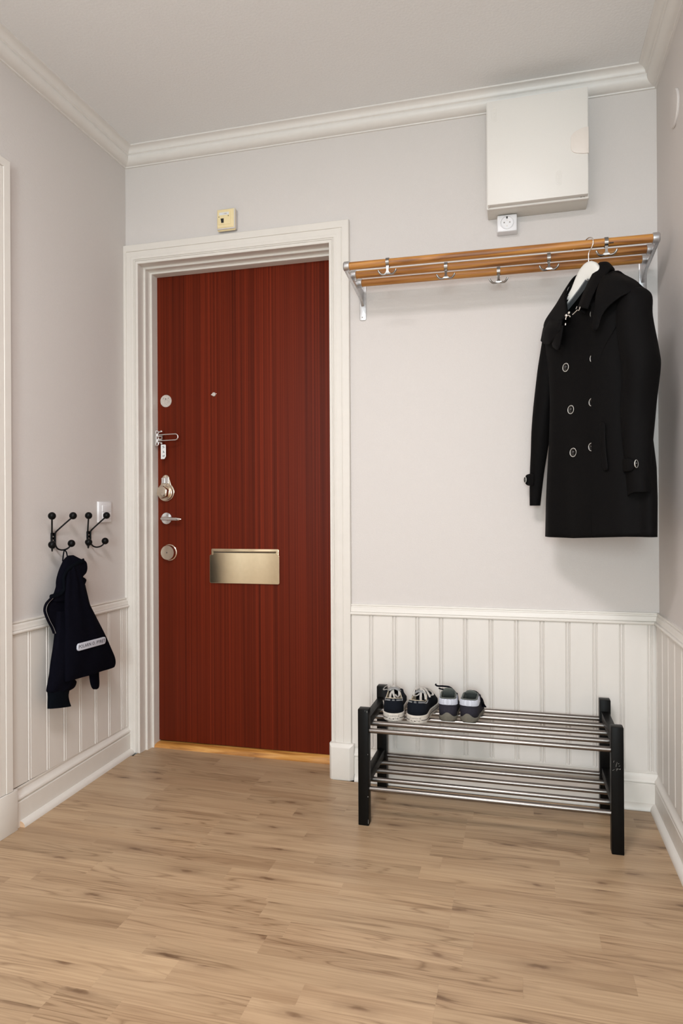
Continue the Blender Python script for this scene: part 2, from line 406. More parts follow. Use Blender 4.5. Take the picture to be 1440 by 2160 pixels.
while True:
    y1 = 2.2365 - RW * row; y0 = y1 - RW
    if y1 < YR: break
    j = -0.172 if row % 2 == 0 else -0.945
    ends = sorted([x for x in (j - 1.5, j, j + 1.5) if XL - 0.02 < x < XR + 0.02])
    if y1 < 0.85:                                   # behind the photograph's lower edge: whole boards
        xs = [XL - 0.03] + ends + [XR + 0.03]
        for a, b in zip(xs, xs[1:]): plank(a, b, max(y0, YR), y1)
    else:
        for sidx in range(3):
            sy1 = y1 - RW / 3 * sidx; sy0 = sy1 - RW / 3
            lo, hi = XL - 0.03, XR + 0.03
            if row < 0 and sy1 > D - 0.01: lo, hi = OXL - 0.012, OXR + 0.012
            if sy0 > D + 0.13: continue
            cuts = list(ends)
            ks = known.get((row, sidx), [])
            cuts += ks
            x = lo + rnd.uniform(0.2, 0.5)
            while x < hi - 0.12:
                if all(abs(x - c) > 0.24 for c in cuts): cuts.append(x)
                x += rnd.uniform(0.3, 0.58)
            xs = [lo] + sorted(c for c in cuts if lo + 0.02 < c < hi - 0.02) + [hi]
            for a, b in zip(xs, xs[1:]): plank(a, b, sy0, sy1)
    row += 1

# ---- long mouldings: profile of (distance from wall, height)
def run(name, prof, side, a, b, mat, ma=0.0, mb_=0.0, parent=None, kind='structure', zf=None):
    """ma / mb_: mitre factor of the ends"""
    rs = []
    for t, k in ((a, ma), (b, mb_)):
        r = []
        for d, z in prof:
            s = t + k * d
            if side == 'back': p = (s, D - d, z)
            elif side == 'left': p = (XL + d, s, z)
            else: p = (XR - d, s, z)
            if zf: p = (p[0], p[1], p[2] + gz(p[0], p[1]) * zf)
            r.append(p)
        rs.append(r)
    return MB().rings(rs).build(name, mat, parent, smooth=True, angle=28, kind=kind if parent is None else None)

P_ = 0.0647
crown = [(0, ZC), (P_, ZC), (P_, ZC - 0.0045), (P_ - 0.004, ZC - 0.006)]
crown += [(P_ - 0.004 - 0.020 * sin(t) , ZC - 0.006 - 0.017 * (1 - cos(t))) for t in [pi / 2 * i / 6 for i in range(1, 7)]]
crown += [(0.0385, ZC - 0.0245), (0.0355, ZC - 0.0265), (0.0365, ZC - 0.0295)]
crown += [(0.0365 - 0.0295 * (1 - cos(t)) , ZC - 0.0295 - 0.0275 * sin(t)) for t in [pi / 2 * i / 7 for i in range(1, 8)]]
crown += [(0.0060, ZC - 0.0608), (0, ZC - 0.0611)]
trim_1 = run('trim_1', crown, 'back', XL, XR, M['crown'], 1, -1)
trim_2 = run('trim_2', crown, 'left', YR, D, M['crown'], 0, -1)
trim_3 = run('trim_3', crown, 'right', YR, D, M['crown'], 0, -1)

rail = [(0, 0.6565), (0.0090, 0.6565), (0.0100, 0.6520), (0.0072, 0.6500), (0.0078, 0.6470), (0.0110, 0.6440), (0.0125, 0.6380), (0.0128, 0.6320), (0.0145, 0.6290), (0.0130, 0.6280), (0.0185, 0.6265), (0.0205, 0.6230), (0.0200, 0.6195), (0.0170, 0.6170), (0, 0.6165)]
trim_4 = run('trim_4', rail, 'back', -0.6165, XR, M['trim'], 0, -1)
trim_5 = run('trim_5', rail, 'left', 1.7975, D - 0.018, M['trim'], 0, 0)
trim_6 = run('trim_6', rail, 'right', YR, D, M['trim'], 0, -1)

base = [(0, 0.1240), (0.0095, 0.1240), (0.0110, 0.1225), (0.0110, 0.1165), (0.0090, 0.1150), (0.0095, 0.1100), (0.0120, 0.1040), (0.0165, 0.0985), (0.0200, 0.0955), (0.0215, 0.0920), (0.0215, 0.0880), (0.0195, 0.0860), (0.0165, 0.0855), (0.0165, 0.0815), (0.0205, 0.0785), (0.0205, -0.002), (0, -0.002)]
shoe = [(0.0205, 0.0190), (0.0240, 0.0185), (0.0290, 0.0165), (0.0340, 0.0125), (0.0370, 0.0080), (0.0385, 0.0), (0.0385, -0.002), (0.0205, -0.002)]
def based(name, side, a, b, ma, mb_, sa, sb, sma, smb, zf=1.0):
    o = run(name, base, side, a, b, M['trim'], ma, mb_, zf=zf)
    run('shoe_moulding', shoe, side, sa, sb, M['trim'], sma, smb, parent=o, zf=zf)
    return o
baseboard_back = based('baseboard_back', 'back', -0.6055, XR, 0, -1, -0.6010, XR, 0, -1)
baseboard_left = based('baseboard_left', 'left', 1.8200, D - 0.016, 0, 0, 1.8310, D + 0.026, 0, 0)
baseboard_right = based('baseboard_right', 'right', YR, D, 0, -1, YR, D, 0, -1)
MB().prism([(d, z) for d, z in shoe], lambda a, b, d: (XL + a, 1.8300 + d, b), 0.0, 0.0012).build('sawn_end', M['raw_wood'], baseboard_left)

# ---- beaded wainscot boards
FB = 0.0125
def wainscot(parent, side, cuts, z0, z1, ends=(False, False)):
    for i, (a, b) in enumerate(zip(cuts, cuts[1:])):
        f = FB
        prof = [(a, 0.0), (a, f - 0.0045), (a + 0.0008, f - 0.0045), (a + 0.0030, f)]
        if b - a > 0.03:
            prof += [(b - 0.0140, f), (b - 0.0120, f - 0.0045), (b - 0.0104, f - 0.0045), (b - 0.0090, f - 0.0010), (b - 0.0075, f + 0.0006), (b - 0.0055, f + 0.0010), (b - 0.0036, f + 0.0006), (b - 0.0022, f - 0.0010)]
        prof += [(b - 0.0008, f - 0.0045), (b, f - 0.0045), (b, 0.0)]
        if side == 'back': fn = lambda s, d, z: (s, D - d, z)
        elif side == 'left': fn = lambda s, d, z: (XL + d, s, z)
        else: fn = lambda s, d, z: (XR - d, s, z)
        MB().prism(prof, fn, z0, z1).build('board', M['board'], parent, smooth=True, angle=25)
O_ = 0.0050
wainscot(wall_back, 'back', [-0.6165] + [g + O_ for g in (-0.5374, -0.4506, -0.3654, -0.2790, -0.1925, -0.1026, -0.0149, 0.0713, 0.1572, 0.2453, 0.3308, 0.4188)] + [XR], 0.123, 0.617)
wainscot(wall_left, 'left', [1.7975 + 0.0] + [g + O_ for g in (1.8845, 1.9730, 2.0623, 2.1498, 2.2425, 2.3295, 2.4156)] + [D - 0.019], 0.13, 0.617)
rg = [2.3705 - 0.0905 * i for i in range(18)][::-1]
wainscot(wall_right, 'right', [g + O_ for g in rg] + [D - FB], 0.123, 0.617)

# ---- door frames: profile (inward offset, y) swept round three sides with mitres
def sweep3(prof, xl, xr, zt, zb_l, zb_r, clampl=None, fn=None):
    cols = []
    for w, y in prof:
        x_l = xl + w if clampl is None else max(xl + w, clampl)
        cols.append([(x_l, y, zb_l), (x_l, y, zt - w), (xr - w, y, zt - w), (xr - w, y, zb_r)])
    rs = [[c[i] for c in cols] for i in range(4)]
    if fn: rs = [[fn(p) for p in r] for r in rs]
    return MB().rings(rs)
case_prof = [(0, 0.0), (0, 0.0125), (-0.0015, 0.0140), (-0.0095, 0.0140), (-0.0100, 0.0115), (-0.0115, 0.0115), (-0.0125, 0.0150), (-0.0145, 0.0150), (-0.0155, 0.0118), (-0.0170, 0.0118), (-0.0190, 0.0155), (-0.0280, 0.0168), (-0.0300, 0.0160), (-0.0480, 0.0170), (-0.0490, 0.0150), (-0.0505, 0.0150), (-0.0520, 0.0185), (-0.0765, 0.0195), (-0.0785, 0.0180), (-0.0790, 0.0)]
door_1 = thing('door_1', (-1.10, D, 0.0), 0, 'brown mahogany entrance door set back in a white moulded frame', 'door', kind='structure')
cp = [(w, D - d) for w, d in case_prof]
sweep3(cp, OXL, OXR, OZT, gz(OXL, D - 0.02) + 0.001, 0.13, clampl=XL + 0.0006).build('casing', M['casing'], door_1, smooth=True, angle=20)
LY = 2.588                                     # plane of the door leaf
fr = [(0, D - 0.004), (0, 2.5095), (0.0015, 2.5115), (0.0085, 2.5115), (0.0092, 2.5200), (0.0092, 2.5360), (0.0105, 2.5395), (0.0115, 2.5440), (0.0180, 2.5440), (0.0190, 2.5460), (0.0190, 2.5800), (0.0190, 2.70), (-0.0300, 2.70), (-0.0300, D + 0.001)]
fr = [(w - 0.0005, y) for w, y in fr]
sweep3(fr, OXL, OXR, OZT, -0.0095, -0.0095).build('frame', M['casing'], door_1, smooth=True, angle=20)
# plinth block at the foot of the right casing
def chamfer_block(name, x0, x1, y0, y1, z0, z1, c, mat, parent, fn):
    a = [(x0, y1, z0), (x1, y1, z0), (x1, y1, z1), (x0, y1, z1)]
    b = [(x0, y0 + c, z0), (x1, y0 + c, z0), (x1, y0 + c, z1), (x0, y0 + c, z1)]
    d = [(x0 + c * .9, y0, z0), (x1 - c * 1.4, y0, z0), (x1 - c * 1.4, y0, z1 - c * 1.3), (x0 + c * .9, y0, z1 - c * 1.3)]
    return MB().rings([[fn(p) for p in q] for q in (a, b, d)]).build(name, mat, parent, bevel=0.0008)
chamfer_block('plinth_block', -0.6975, -0.6040, 2.4395, D - 0.0005, gz(-0.65, 2.44) - 0.001, 0.136, 0.010, M['trim'], door_1, lambda p: p)
# threshold board, slightly skew, chipped nose
def thr(x, y): return (x, y)
mb = MB(); rs = []
for i in range(13):
    t = i / 12; x = -1.4895 + t * 0.780; y = 2.546 + 0.028 * t; b = -0.009
    ch = 0.0035 if i in (9, 10) else 0.0
    top = 0.0335 + 0.0045 * t
    rs.append([(x, y + 0.10, b), (x, y, b), (x, y - 0.0, top - 0.012), (x, y + 0.004 + ch, top - 0.006), (x, y + 0.014 + ch * 2, top - 0.001), (x, y + 0.03, top), (x, y + 0.10, top)])
mb.rings(rs).build('threshold', M['threshold'], door_1, smooth=True, angle=35)
# leaf
leaf = MB().box(-1.4990, -0.7030, LY, LY + 0.044, 0.0385, 2.0080).build('door_leaf', M['mahogany'], door_1, bevel=0.0012)
MB().box(-1.62, -0.58, LY + 0.10, LY + 0.12, -0.02, 2.1).build('stairwell_backing', M['gap'], door_1)

# hardware ---------------------------------------------------------
def disc(name, x, z, prof, mat, parent, n=36, y=LY, **kw):
    return MB().lathe(prof, (x, y, z), (0, -1, 0), n).build(name, mat, parent, smooth=True, angle=35, **kw)
up = disc('lock_cover', -1.4487, 1.4760, [(0.0262, 0), (0.0262, 0.002), (0.0250, 0.0032), (0.001, 0.0034)], M['worn_metal'], door_1, label='worn round lock cover')
for dx, dz, r in ((-0.0105, 0.0105, 0.0016), (0.0115, 0.0105, 0.0016), (0.0, 0.0085, 0.0030)):
    MB().lathe([(r, 0.0030), (r, 0.0042), (r * 0.4, 0.0044)], (-1.4487 + dx, LY, 1.476 + dz), (0, -1, 0), 12).build('pin', M['pewter'], up, smooth=True)
pe = disc('peephole_cover', -1.2278, 1.4933, [(0.0088, 0), (0.0088, 0.002), (0.0075, 0.0042), (0.001, 0.0046)], M['worn_metal'], door_1, label='small pale peephole cover')
MB().lathe([(0.0022, 0.0), (0.0022, 0.003), (0.0005, 0.0035)], (-1.2380, LY, 1.4925), (0, -1, 0), 10).add([], []).build('pivot', M['chrome'], pe, smooth=True)
MB().lathe([(0.0016, 0.0), (0.0016, 0.003), (0.0005, 0.0035)], (-1.2172, LY, 1.4955), (0, -1, 0), 10).build('pivot', M['chrome'], pe, smooth=True)

# swing-bar door guard on the frame
GX, GZ, GY = -1.4700, 1.3160, 2.556
guard = MB().prism(rrect(GX - 0.0125, GX + 0.0055, GZ - 0.0325, GZ + 0.0325, 0.006), lambda a, b, d: (a, d, b), GY - 0.004, GY + 0.012).build('door_guard', M['chrome'], door_1, bevel=0.0012, label='chrome swing bar door guard')
MB().cyl((GX - 0.004, GY - 0.004, GZ + 0.024), (GX - 0.004, GY - 0.009, GZ + 0.024), 0.0055, 0.0035, 14).cyl((GX - 0.004, GY - 0.004, GZ - 0.024), (GX - 0.004, GY - 0.009, GZ - 0.024), 0.0055, 0.0035, 14).build('screw_head', M['chrome'], guard, smooth=True)
mb = MB()
for z in (GZ + 0.0115, GZ - 0.0115): mb.cyl((GX + 0.004, GY - 0.012, z - 0.0045), (GX + 0.004, GY - 0.012, z + 0.0045), 0.0065, None, 16)
mb.box(GX - 0.006, GX + 0.004, GY - 0.014, GY - 0.004, GZ - 0.0040, GZ + 0.0040)
mb.build('hinge_knuckle', M['chrome'], guard, smooth=True, angle=35)
mb = MB()
mb.box(GX + 0.006, GX + 0.028, GY - 0.013, GY - 0.009, GZ - 0.0095, GZ - 0.0035).box(GX + 0.006, GX + 0.028, GY - 0.013, GY - 0.009, GZ + 0.0035, GZ + 0.0095)
mb.box(GX + 0.024, GX + 0.028, GY - 0.013, GY - 0.009, GZ - 0.0095, GZ + 0.0095)
mb.build('hinge_yoke', M['chrome'], guard, bevel=0.0008)
lp = [(GX + 0.004, GZ + 0.0125), (GX + 0.04, GZ + 0.0130)] + arc(GX + 0.0880, GZ + 0.0015, 0.0122, pi / 2, -pi / 2, 12) + [(GX + 0.04, GZ - 0.0118), (GX + 0.004, GZ - 0.0125)]
MB().tube([(a, GY - 0.013, b) for a, b in lp], 0.0024, 10).build('swing_bar', M['chrome'], guard, smooth=True)
for sgn in (1, -1):
    pts = [(GX + 0.006, 0.0145), (GX + 0.012, 0.0180), (GX + 0.022, 0.0250), (GX + 0.0275, 0.0245), (GX + 0.0285, 0.0185), (GX + 0.020, 0.0165)]
    MB().prism([(a, GZ + 0.004 * (sgn > 0) + sgn * (b + 0.0015)) for a, b in pts], lambda a, b, d: (a, d, b), GY - 0.016, GY - 0.006).build('stop_wing', M['chrome'], guard, bevel=0.0015)

# upper thumb-turn: pear shaped plate and faceted knob
KX, KZ = -1.4495, 1.0905
pl = arc(KX, KZ, 0.0395, radians(128), radians(412), 26) + arc(KX, KZ + 0.055, 0.0175, radians(0), radians(180), 14)
kp = MB().prism(pl, lambda a, b, d: (a, d, b), LY, LY - 0.006).build('thumb_turn', M['nickel'], door_1, bevel=0.0022, label='faceted round thumb turn on a pear shaped plate')
MB().prism(rrect(KX - 0.0165, KX - 0.002, KZ + 0.036, KZ + 0.060, 0.002), lambda a, b, d: (a, d, b), LY - 0.006, LY - 0.013).prism(rrect(KX - 0.001, KX + 0.0145, KZ + 0.036, KZ + 0.062, 0.002), lambda a, b, d: (a, d, b), LY - 0.006, LY - 0.011).build('bolt_slide', M['chrome'], kp, bevel=0.001)
MB().lathe([(0.0350, 0.006), (0.0335, 0.012), (0.0300, 0.013), (0.0285, 0.013), (0.0285, 0.0200)], (KX, LY, KZ - 0.002), (0, -1, 0), 40).build('collar', M['nickel'], kp, smooth=True)
MB().lathe([(0.0270, 0.014), (0.0285, 0.018), (0.0285, 0.034), (0.0255, 0.041), (0.001, 0.0425)], (KX, LY, KZ - 0.001), (0, -1, 0), 6, a0=0.35).build('knob', M['nickel'], kp, bevel=0.004, seg=3)
# lever handle
hx_, hz_ = -1.4460, 0.9790
hr = disc('lever_handle', hx_, hz_, [(0.0255, 0), (0.0255, 0.005), (0.0240, 0.0075), (0.013, 0.008), (0.012, 0.009)], M['chrome'], door_1, label='small chrome lever handle on a round rose')
MB().cyl((hx_, LY - 0.007, hz_), (hx_, LY - 0.030, hz_), 0.0088, 0.0080, 18).build('neck', M['chrome'], hr, smooth=True)
lev = [(hx_ - 0.0095, 0.0050, 0.0075), (hx_ - 0.003, 0.0075, 0.0090), (hx_ + 0.015, 0.0078, 0.0085), (hx_ + 0.040, 0.0072, 0.0078), (hx_ + 0.060, 0.0072, 0.0070), (hx_ + 0.074, 0.0060, 0.0060), (hx_ + 0.082, 0.0022, 0.0025)]
MB().rings([[(x, LY - 0.033 + rb * cos(t) , hz_ - 0.0010 - 0.0025 * (x - hx_) / 0.08 + ra * sin(t)) for t in [2 * pi * k / 16 for k in range(16)]] for x, ra, rb in lev]).build('lever', M['chrome'], hr, smooth=True, angle=50)
# lower cylinder
lc = disc('lower_lock_cylinder', -1.4345, 0.8350, [(0.0345, 0), (0.0345, 0.004), (0.0315, 0.006), (0.0315, 0.020), (0.0300, 0.0228), (0.001, 0.0232)], M['nickel'], door_1, label='plain round lock cylinder')
MB().lathe([(0.0032, 0.0230), (0.0032, 0.0240), (0.0012, 0.0236)], (-1.4345 - 0.002, LY, 0.8350), (0, -1, 0), 12).build('centre_mark', M['pewter'], lc, smooth=True)
# letter plate
mx0, mx1, mz0, mz1 = -1.2475, -0.9415, 0.7105, 0.8525
lpz = MB().prism(rrect(mx0 + 0.0055, mx1 - 0.0045, mz0 + 0.006, mz1, 0.004), lambda a, b, d: (a, d, b), LY, LY - 0.0025).build('letter_plate', M['flap'], door_1, bevel=0.0008, label='polished brass letter plate with a lifting flap')
fl = [(mx0, mz0 + 0.004), (mx0 + 0.004, mz0), (mx1 - 0.004, mz0), (mx1, mz0 + 0.004), (mx1, mz0 + 0.114), (mx1 - 0.004, mz0 + 0.1180), (mx1 - 0.0150, mz0 + 0.1180), (mx1 - 0.0165, mz0 + 0.1265), (mx0 + 0.0165, mz0 + 0.1265), (mx0 + 0.0150, mz0 + 0.1180), (mx0 + 0.004, mz0 + 0.1180), (mx0, mz0 + 0.114)]
MB().prism(fl, lambda a, b, d: (a, d, b), LY - 0.0045, LY - 0.0080).build('flap', M['flap'], lpz, bevel=0.0010, angle=8)
MB().box(mx0 + 0.0150, mx1 - 0.0150, LY - 0.0040, LY - 0.0024, mz0 + 0.1265, mz0 + 0.1330).build('slot', M['gap'], lpz)
MB().tube([(mx0 + 0.014, LY - 0.004, mz0 + 0.1310), (mx1 - 0.014, LY - 0.004, mz0 + 0.1310)], 0.0014, 8).build('hinge_rod', M['flap'], lpz, smooth=True)

# ---- second door, its frame just in view at the left edge
door_2 = thing('door_2', (XL, (D2A + D2B) / 2, 0.0), 0, 'white moulded door casing with a plinth block at the left edge', 'door', kind='structure')
cp2 = [(w, d * 1.35) for w, d in case_prof]
# reuse sweep3 with (x := y along wall, y := distance from wall)
sweep3([(w, -d) for w, d in cp2], D2A - 0.001, D2B + 0.001, D2T - 0.0, 0.1305, 0.1305, fn=lambda p: (XL - p[1], p[0], p[2])).build('casing', M['casing'], door_2, smooth=True, angle=20)
sweep3([(0, 0.0), (0, -0.002), (0.012, -0.002), (0.012, 0.06), (0.0, 0.06)], D2A, D2B, D2T, 0.0, 0.0, fn=lambda p: (XL - p[1], p[0], p[2])).build('frame', M['casing'], door_2)
MB().box(XL - 0.075, XL - 0.032, D2A + 0.012, D2B - 0.012, 0.006, D2T - 0.012).build('door_leaf', M['trim'], door_2, bevel=0.002)
for z0, z1 in ((0.15, 0.85), (1.0, 1.88)):
    for y0, y1 in ((D2A + 0.10, D2A + 0.40), (D2B - 0.40, D2B - 0.10)):
        MB().box(XL - 0.0335, XL - 0.026, y0, y1, z0, z1).build('panel', M['trim'], door_2, bevel=0.004)
for a, b in ((D2A - 0.095, D2A), (D2B - 0.002, 1.8135)):
    MB().box(XL + 0.0004, XL + 0.0275, a, b, 0.0, 0.1285).build('plinth_block', M['trim'], door_2, bevel=0.0015)

# ================================================================== THINGS ON THE WALLS
# ---- fuse box
FX0, FX1 = -0.1055, 0.2245
fb = thing('fuse_box', ((FX0 + FX1) / 2, D, 2.0425), 0, 'large white lacquered fuse box high on the back wall below the cornice', 'fuse box')
mb = MB()
mb.rings([[(FX0 + 0.0, 2.392, 2.0425), (FX1, 2.392, 2.0425), (FX1, 2.392, 2.4100), (FX0, 2.392, 2.4100)],
          [(FX0 - 0.0005, D, 2.0425), (FX1 + 0.0005, D, 2.0425), (FX1 + 0.0005, D, 2.4100), (FX0 - 0.0005, D, 2.4100)]])
mb.build('body', M['box_body'], fb, bevel=0.002)
fr_o, fr_i = rrect(FX0 - 0.0008, FX1 + 0.0008, 2.0410, 2.4112, 0.003, 3), rrect(FX0 + 0.005, FX1 - 0.005, 2.0480, 2.4060, 0.002, 3)
MB().rings([[(a, y, b) for a, b in q] for q, y in ((fr_o, 2.398), (fr_o, 2.3885), (fr_i, 2.3885), (fr_i, 2.3940))], False, False).build('rim', M['box_white'], fb)
fd = MB().box(-0.1027, 0.2215, 2.3665, 2.3880, 2.0468, 2.3995).build('door', M['box_white'], fb, bevel=0.0014)
lt = [(0.2238, 2.1790)] + [(0.2238, 2.2660)] + spline([(0.2080, 2.2650, 0), (0.1850, 2.2570, 0), (0.1700, 2.2440, 0), (0.1680, 2.2230, 0), (0.1685, 2.1990, 0), (0.1800, 2.1860, 0), (0.2080, 2.1795, 0)], 4)
MB().prism([(p[0], p[1]) for p in lt], lambda a, b, d: (a, d, b), 2.3690, 2.3625).build('latch', M['latch'], fd, bevel=0.0012)
# raised pill emblems with three letter-like loops, embossed in the lacquer
for cx_, cz_, sg in ((-0.0785, 2.352, 1), (0.1300, 2.110, -1)):
    mb = MB()
    pill = rrect(cx_ - 0.0085, cx_ + 0.0085, cz_ - 0.0235, cz_ + 0.0235, 0.0080, 6)
    mb.tube([(a, 2.3665, b) for a, b in pill + pill[:1]], 0.0006, 6)
    for q in range(3):
        zc = cz_ + (q - 1) * 0.0135
        mb.tube([(a, 2.3665, b) for a, b in arc(cx_, zc, 0.0048, 0.6, 0.6 + 1.7 * pi, 14)], 0.0007, 6)
        mb.tube([(cx_ - 0.0045, 2.3665, zc), (cx_ + 0.0045, 2.3665, zc)], 0.0006, 6)
    mb.build('emblem', M['box_white'], fd, smooth=True)
MB().box(0.1985, 0.2045, 2.3868, 2.3890, 2.0462, 2.0485).box(0.2080, 0.2130, 2.3868, 2.3890, 2.0465, 2.0488).build('vent_slots', M['gap'], fb)
MB().lathe([(0.0028, 0), (0.0028, 0.004), (0.001, 0.0045)], (-0.0985, 2.376, 2.0468), (0, 0, -1), 12).build('hinge_pin', M['worn_metal'], fb, smooth=True)

# ---- wall socket under the fuse box
sk = thing('wall_socket', (-0.0400, D, 1.9810), 0, 'white surface mounted wall socket just under the fuse box', 'socket')
def frust(x0, x1, z0, z1, yf, yb, g): return [[(x0 - g, yb, z0 - g * .2), (x1 + g, yb, z0 - g * .2), (x1 + g, yb, z1 + g), (x0 - g, yb, z1 + g)], [(x0, yf, z0), (x1, yf, z0), (x1, yf, z1), (x0, yf, z1)]]
SF = 2.4415
MB().rings(frust(-0.0735, -0.0065, 1.9815, 2.0395, SF, D, 0.0018)).build('housing', M['white_plastic'], sk, bevel=0.0035, seg=3)
scx, scz = -0.0400, 2.0125
MB().lathe([(0.0240, -0.001), (0.0228, 0.0030), (0.0212, 0.0034), (0.0204, 0.0026), (0.0198, 0.0003)], (scx, SF, scz), (0, -1, 0), 40, False, False).build('well', M['white_plastic'], sk, smooth=True, angle=30)
MB().lathe([(0.0193, 0.0002), (0.001, 0.0004)], (scx, SF, scz), (0, -1, 0), 32).build('face', M['white_plastic'], sk, smooth=True)
mb = MB()
for dx, dz, r in ((-0.0095, 0.0, 0.0026), (0.0095, 0.0, 0.0026), (0.0, 0.0085, 0.0022), (0.0, -0.0125, 0.0022)):
    MB().lathe([(r, 0.0004), (r * 0.95, 0.0008), (0.0002, 0.0008)], (scx + dx, SF, scz + dz), (0, -1, 0), 14).build('pin_hole', M['worn_metal'] if dx == 0 else M['pewter'], sk, smooth=True)
MB().box(scx - 0.0026, scx + 0.0026, SF - 0.0022, SF + 0.001, scz + 0.0130, scz + 0.0215).build('earth_clip', M['black_hole'], sk, bevel=0.0005)

# ---- cream data outlet standing on the door casing
dj = thing('data_outlet', (-1.1090, D, 2.1045), 0, 'cream square data outlet above the entrance door', 'outlet')
JF = 2.4520
MB().rings(frust(-1.1465, -1.0715, 2.1135, 2.1915, JF, D - 0.001, 0.0)).build('wall_box', M['wall'], dj, bevel=0.002)
MB().rings([[(-1.1465, 2.462, 2.1085), (-1.0725, 2.462, 2.1085), (-1.0725, 2.462, 2.1920), (-1.1465, 2.462, 2.1920)], [(-1.1480, 2.456, 2.1150), (-1.0705, 2.456, 2.1150), (-1.0705, 2.456, 2.1930), (-1.1480, 2.456, 2.1930)], [(-1.1430, JF - 0.004, 2.1205), (-1.0795, JF - 0.004, 2.1205), (-1.0795, JF - 0.004, 2.1880), (-1.1430, JF - 0.004, 2.1880)]]).build('cover', M['cream'], dj, bevel=0.0012)
ins = MB().box(-1.1375, -1.0880, JF - 0.0060, JF - 0.002, 2.1300, 2.1800).build('insert', M['cream'], dj, bevel=0.0006)
JY = JF - 0.0060
MB().box(-1.1340, -1.0935, JY - 0.0008, JY, 2.1660, 2.1765).build('label_window', M['cloth_tag'], ins)
MB().box(-1.1205, -1.1150, JY - 0.0011, JY - 0.0007, 2.1712, 2.1724).box(-1.1135, -1.1020, JY - 0.0011, JY - 0.0007, 2.1690, 2.1730).build('scribble', M['worn_metal'], ins)
MB().prism([(-1.1285, 2.1530), (-1.1155, 2.1530), (-1.1155, 2.1360), (-1.1255, 2.1360)], lambda a, b, d: (a, d, b), JY - 0.0008, JY).build('port', M['black_hole'], ins)
for a, b in ((-1.1355, 2.1600), (-1.0960, 2.1615)):
    MB().lathe([(0.0017, 0), (0.0017, 0.0008), (0.0003, 0.0009)], (a, JY, b), (0, -1, 0), 10).build('screw_hole', M['gap'], ins)

# ---- light switch on the left wall
sw = thing('light_switch', (XL, 2.3180, 0.9655), 0, 'flat white double light switch on the left wall beside the door', 'switch')
MB().rings([[(XL, 2.2745, 0.9655), (XL, 2.3615, 0.9655), (XL, 2.3615, 1.0475), (XL, 2.2745, 1.0475)], [(XL + 0.007, 2.2765, 0.9675), (XL + 0.007, 2.3595, 0.9675), (XL + 0.007, 2.3595, 1.0455), (XL + 0.007, 2.2765, 1.0455)], [(XL + 0.011, 2.2890, 0.9790), (XL + 0.011, 2.3470, 0.9790), (XL + 0.011, 2.3470, 1.0350), (XL + 0.011, 2.2890, 1.0350)]]).build('frame', M['white_plastic'], sw, bevel=0.001)
for z0, z1 in ((0.9805, 1.0062), (1.0072, 1.0335)):
    MB().rings([[(XL + 0.009, 2.2905, z0), (XL + 0.009, 2.3455, z0), (XL + 0.009, 2.3455, z1), (XL + 0.009, 2.2905, z1)], [(XL + 0.0135, 2.2915, z0 + .001), (XL + 0.0135, 2.3445, z0 + .001), (XL + 0.0135, 2.3445, z1 - .001), (XL + 0.0135, 2.2915, z1 - .001)]]).build('rocker', M['white_plastic'], sw, bevel=0.001)

# ---- round cover plate on the right wall
MB().lathe([(0.0520, 0), (0.0530, 0.0030), (0.0500, 0.0062), (0.001, 0.0085)], (XR, 2.1960, 2.1930), (-1, 0, 0), 48).build('junction_cover', M['wall'], None, smooth=True, angle=30, label='round wall coloured junction cover high on the right wall', cat='cover plate', origin=(XR, 2.196, 2.14))

# ---- two double ball hooks on the left wall
def wall_hook(y, label):
    t = thing('wall_hook', (XL, y, 0.882), 0, label, 'hook', 'black double ball hooks on the left wall')
    pl = MB().prism(rrect(y - 0.0090, y + 0.0090, 0.8800, 0.9350, 0.003), lambda a, b, d: (d, a, b), XL, XL + 0.0035).build('back_plate', M['black_iron'], t, bevel=0.0006)
    for z in (0.9215, 0.9090):
        MB().lathe([(0.0028, 0.0035), (0.0024, 0.0050), (0.0003, 0.0054)], (XL, y, z), (1, 0, 0), 12).build('screw', M['worn_metal'], pl, smooth=True)
    for s in (-1, 1):
        dx, dy = 0.62, 0.785 * s
        def pt(r, z): return (XL + 0.006 + dx * r, y + dy * 0.0110 + dy * r, z)
        path = spline([pt(0.056, 0.9870), pt(0.030, 0.9640), pt(0.008, 0.9435), pt(0.001, 0.9350), pt(0.0, 0.9250), pt(0.0, 0.9000), pt(0.001, 0.8900), pt(0.008, 0.8790), pt(0.021, 0.8740), pt(0.035, 0.8760), pt(0.046, 0.8830), pt(0.052, 0.8930)], 6)
        arm = MB().tube(path, 0.0028, 10).build('arm', M['black_iron'], t, smooth=True)
        for q in (pt(0.060, 0.9935), pt(0.054, 0.8960)):
            MB().sphere(q, 0.0130, 24, 14).build('ball', M['black_iron'], arm, smooth=True)
    return t
wall_hook(2.0165, 'black double ball hook on left wall with the dark jacket hanging from it')
wall_hook(2.2170, 'empty black double ball hook in front of the light switch')

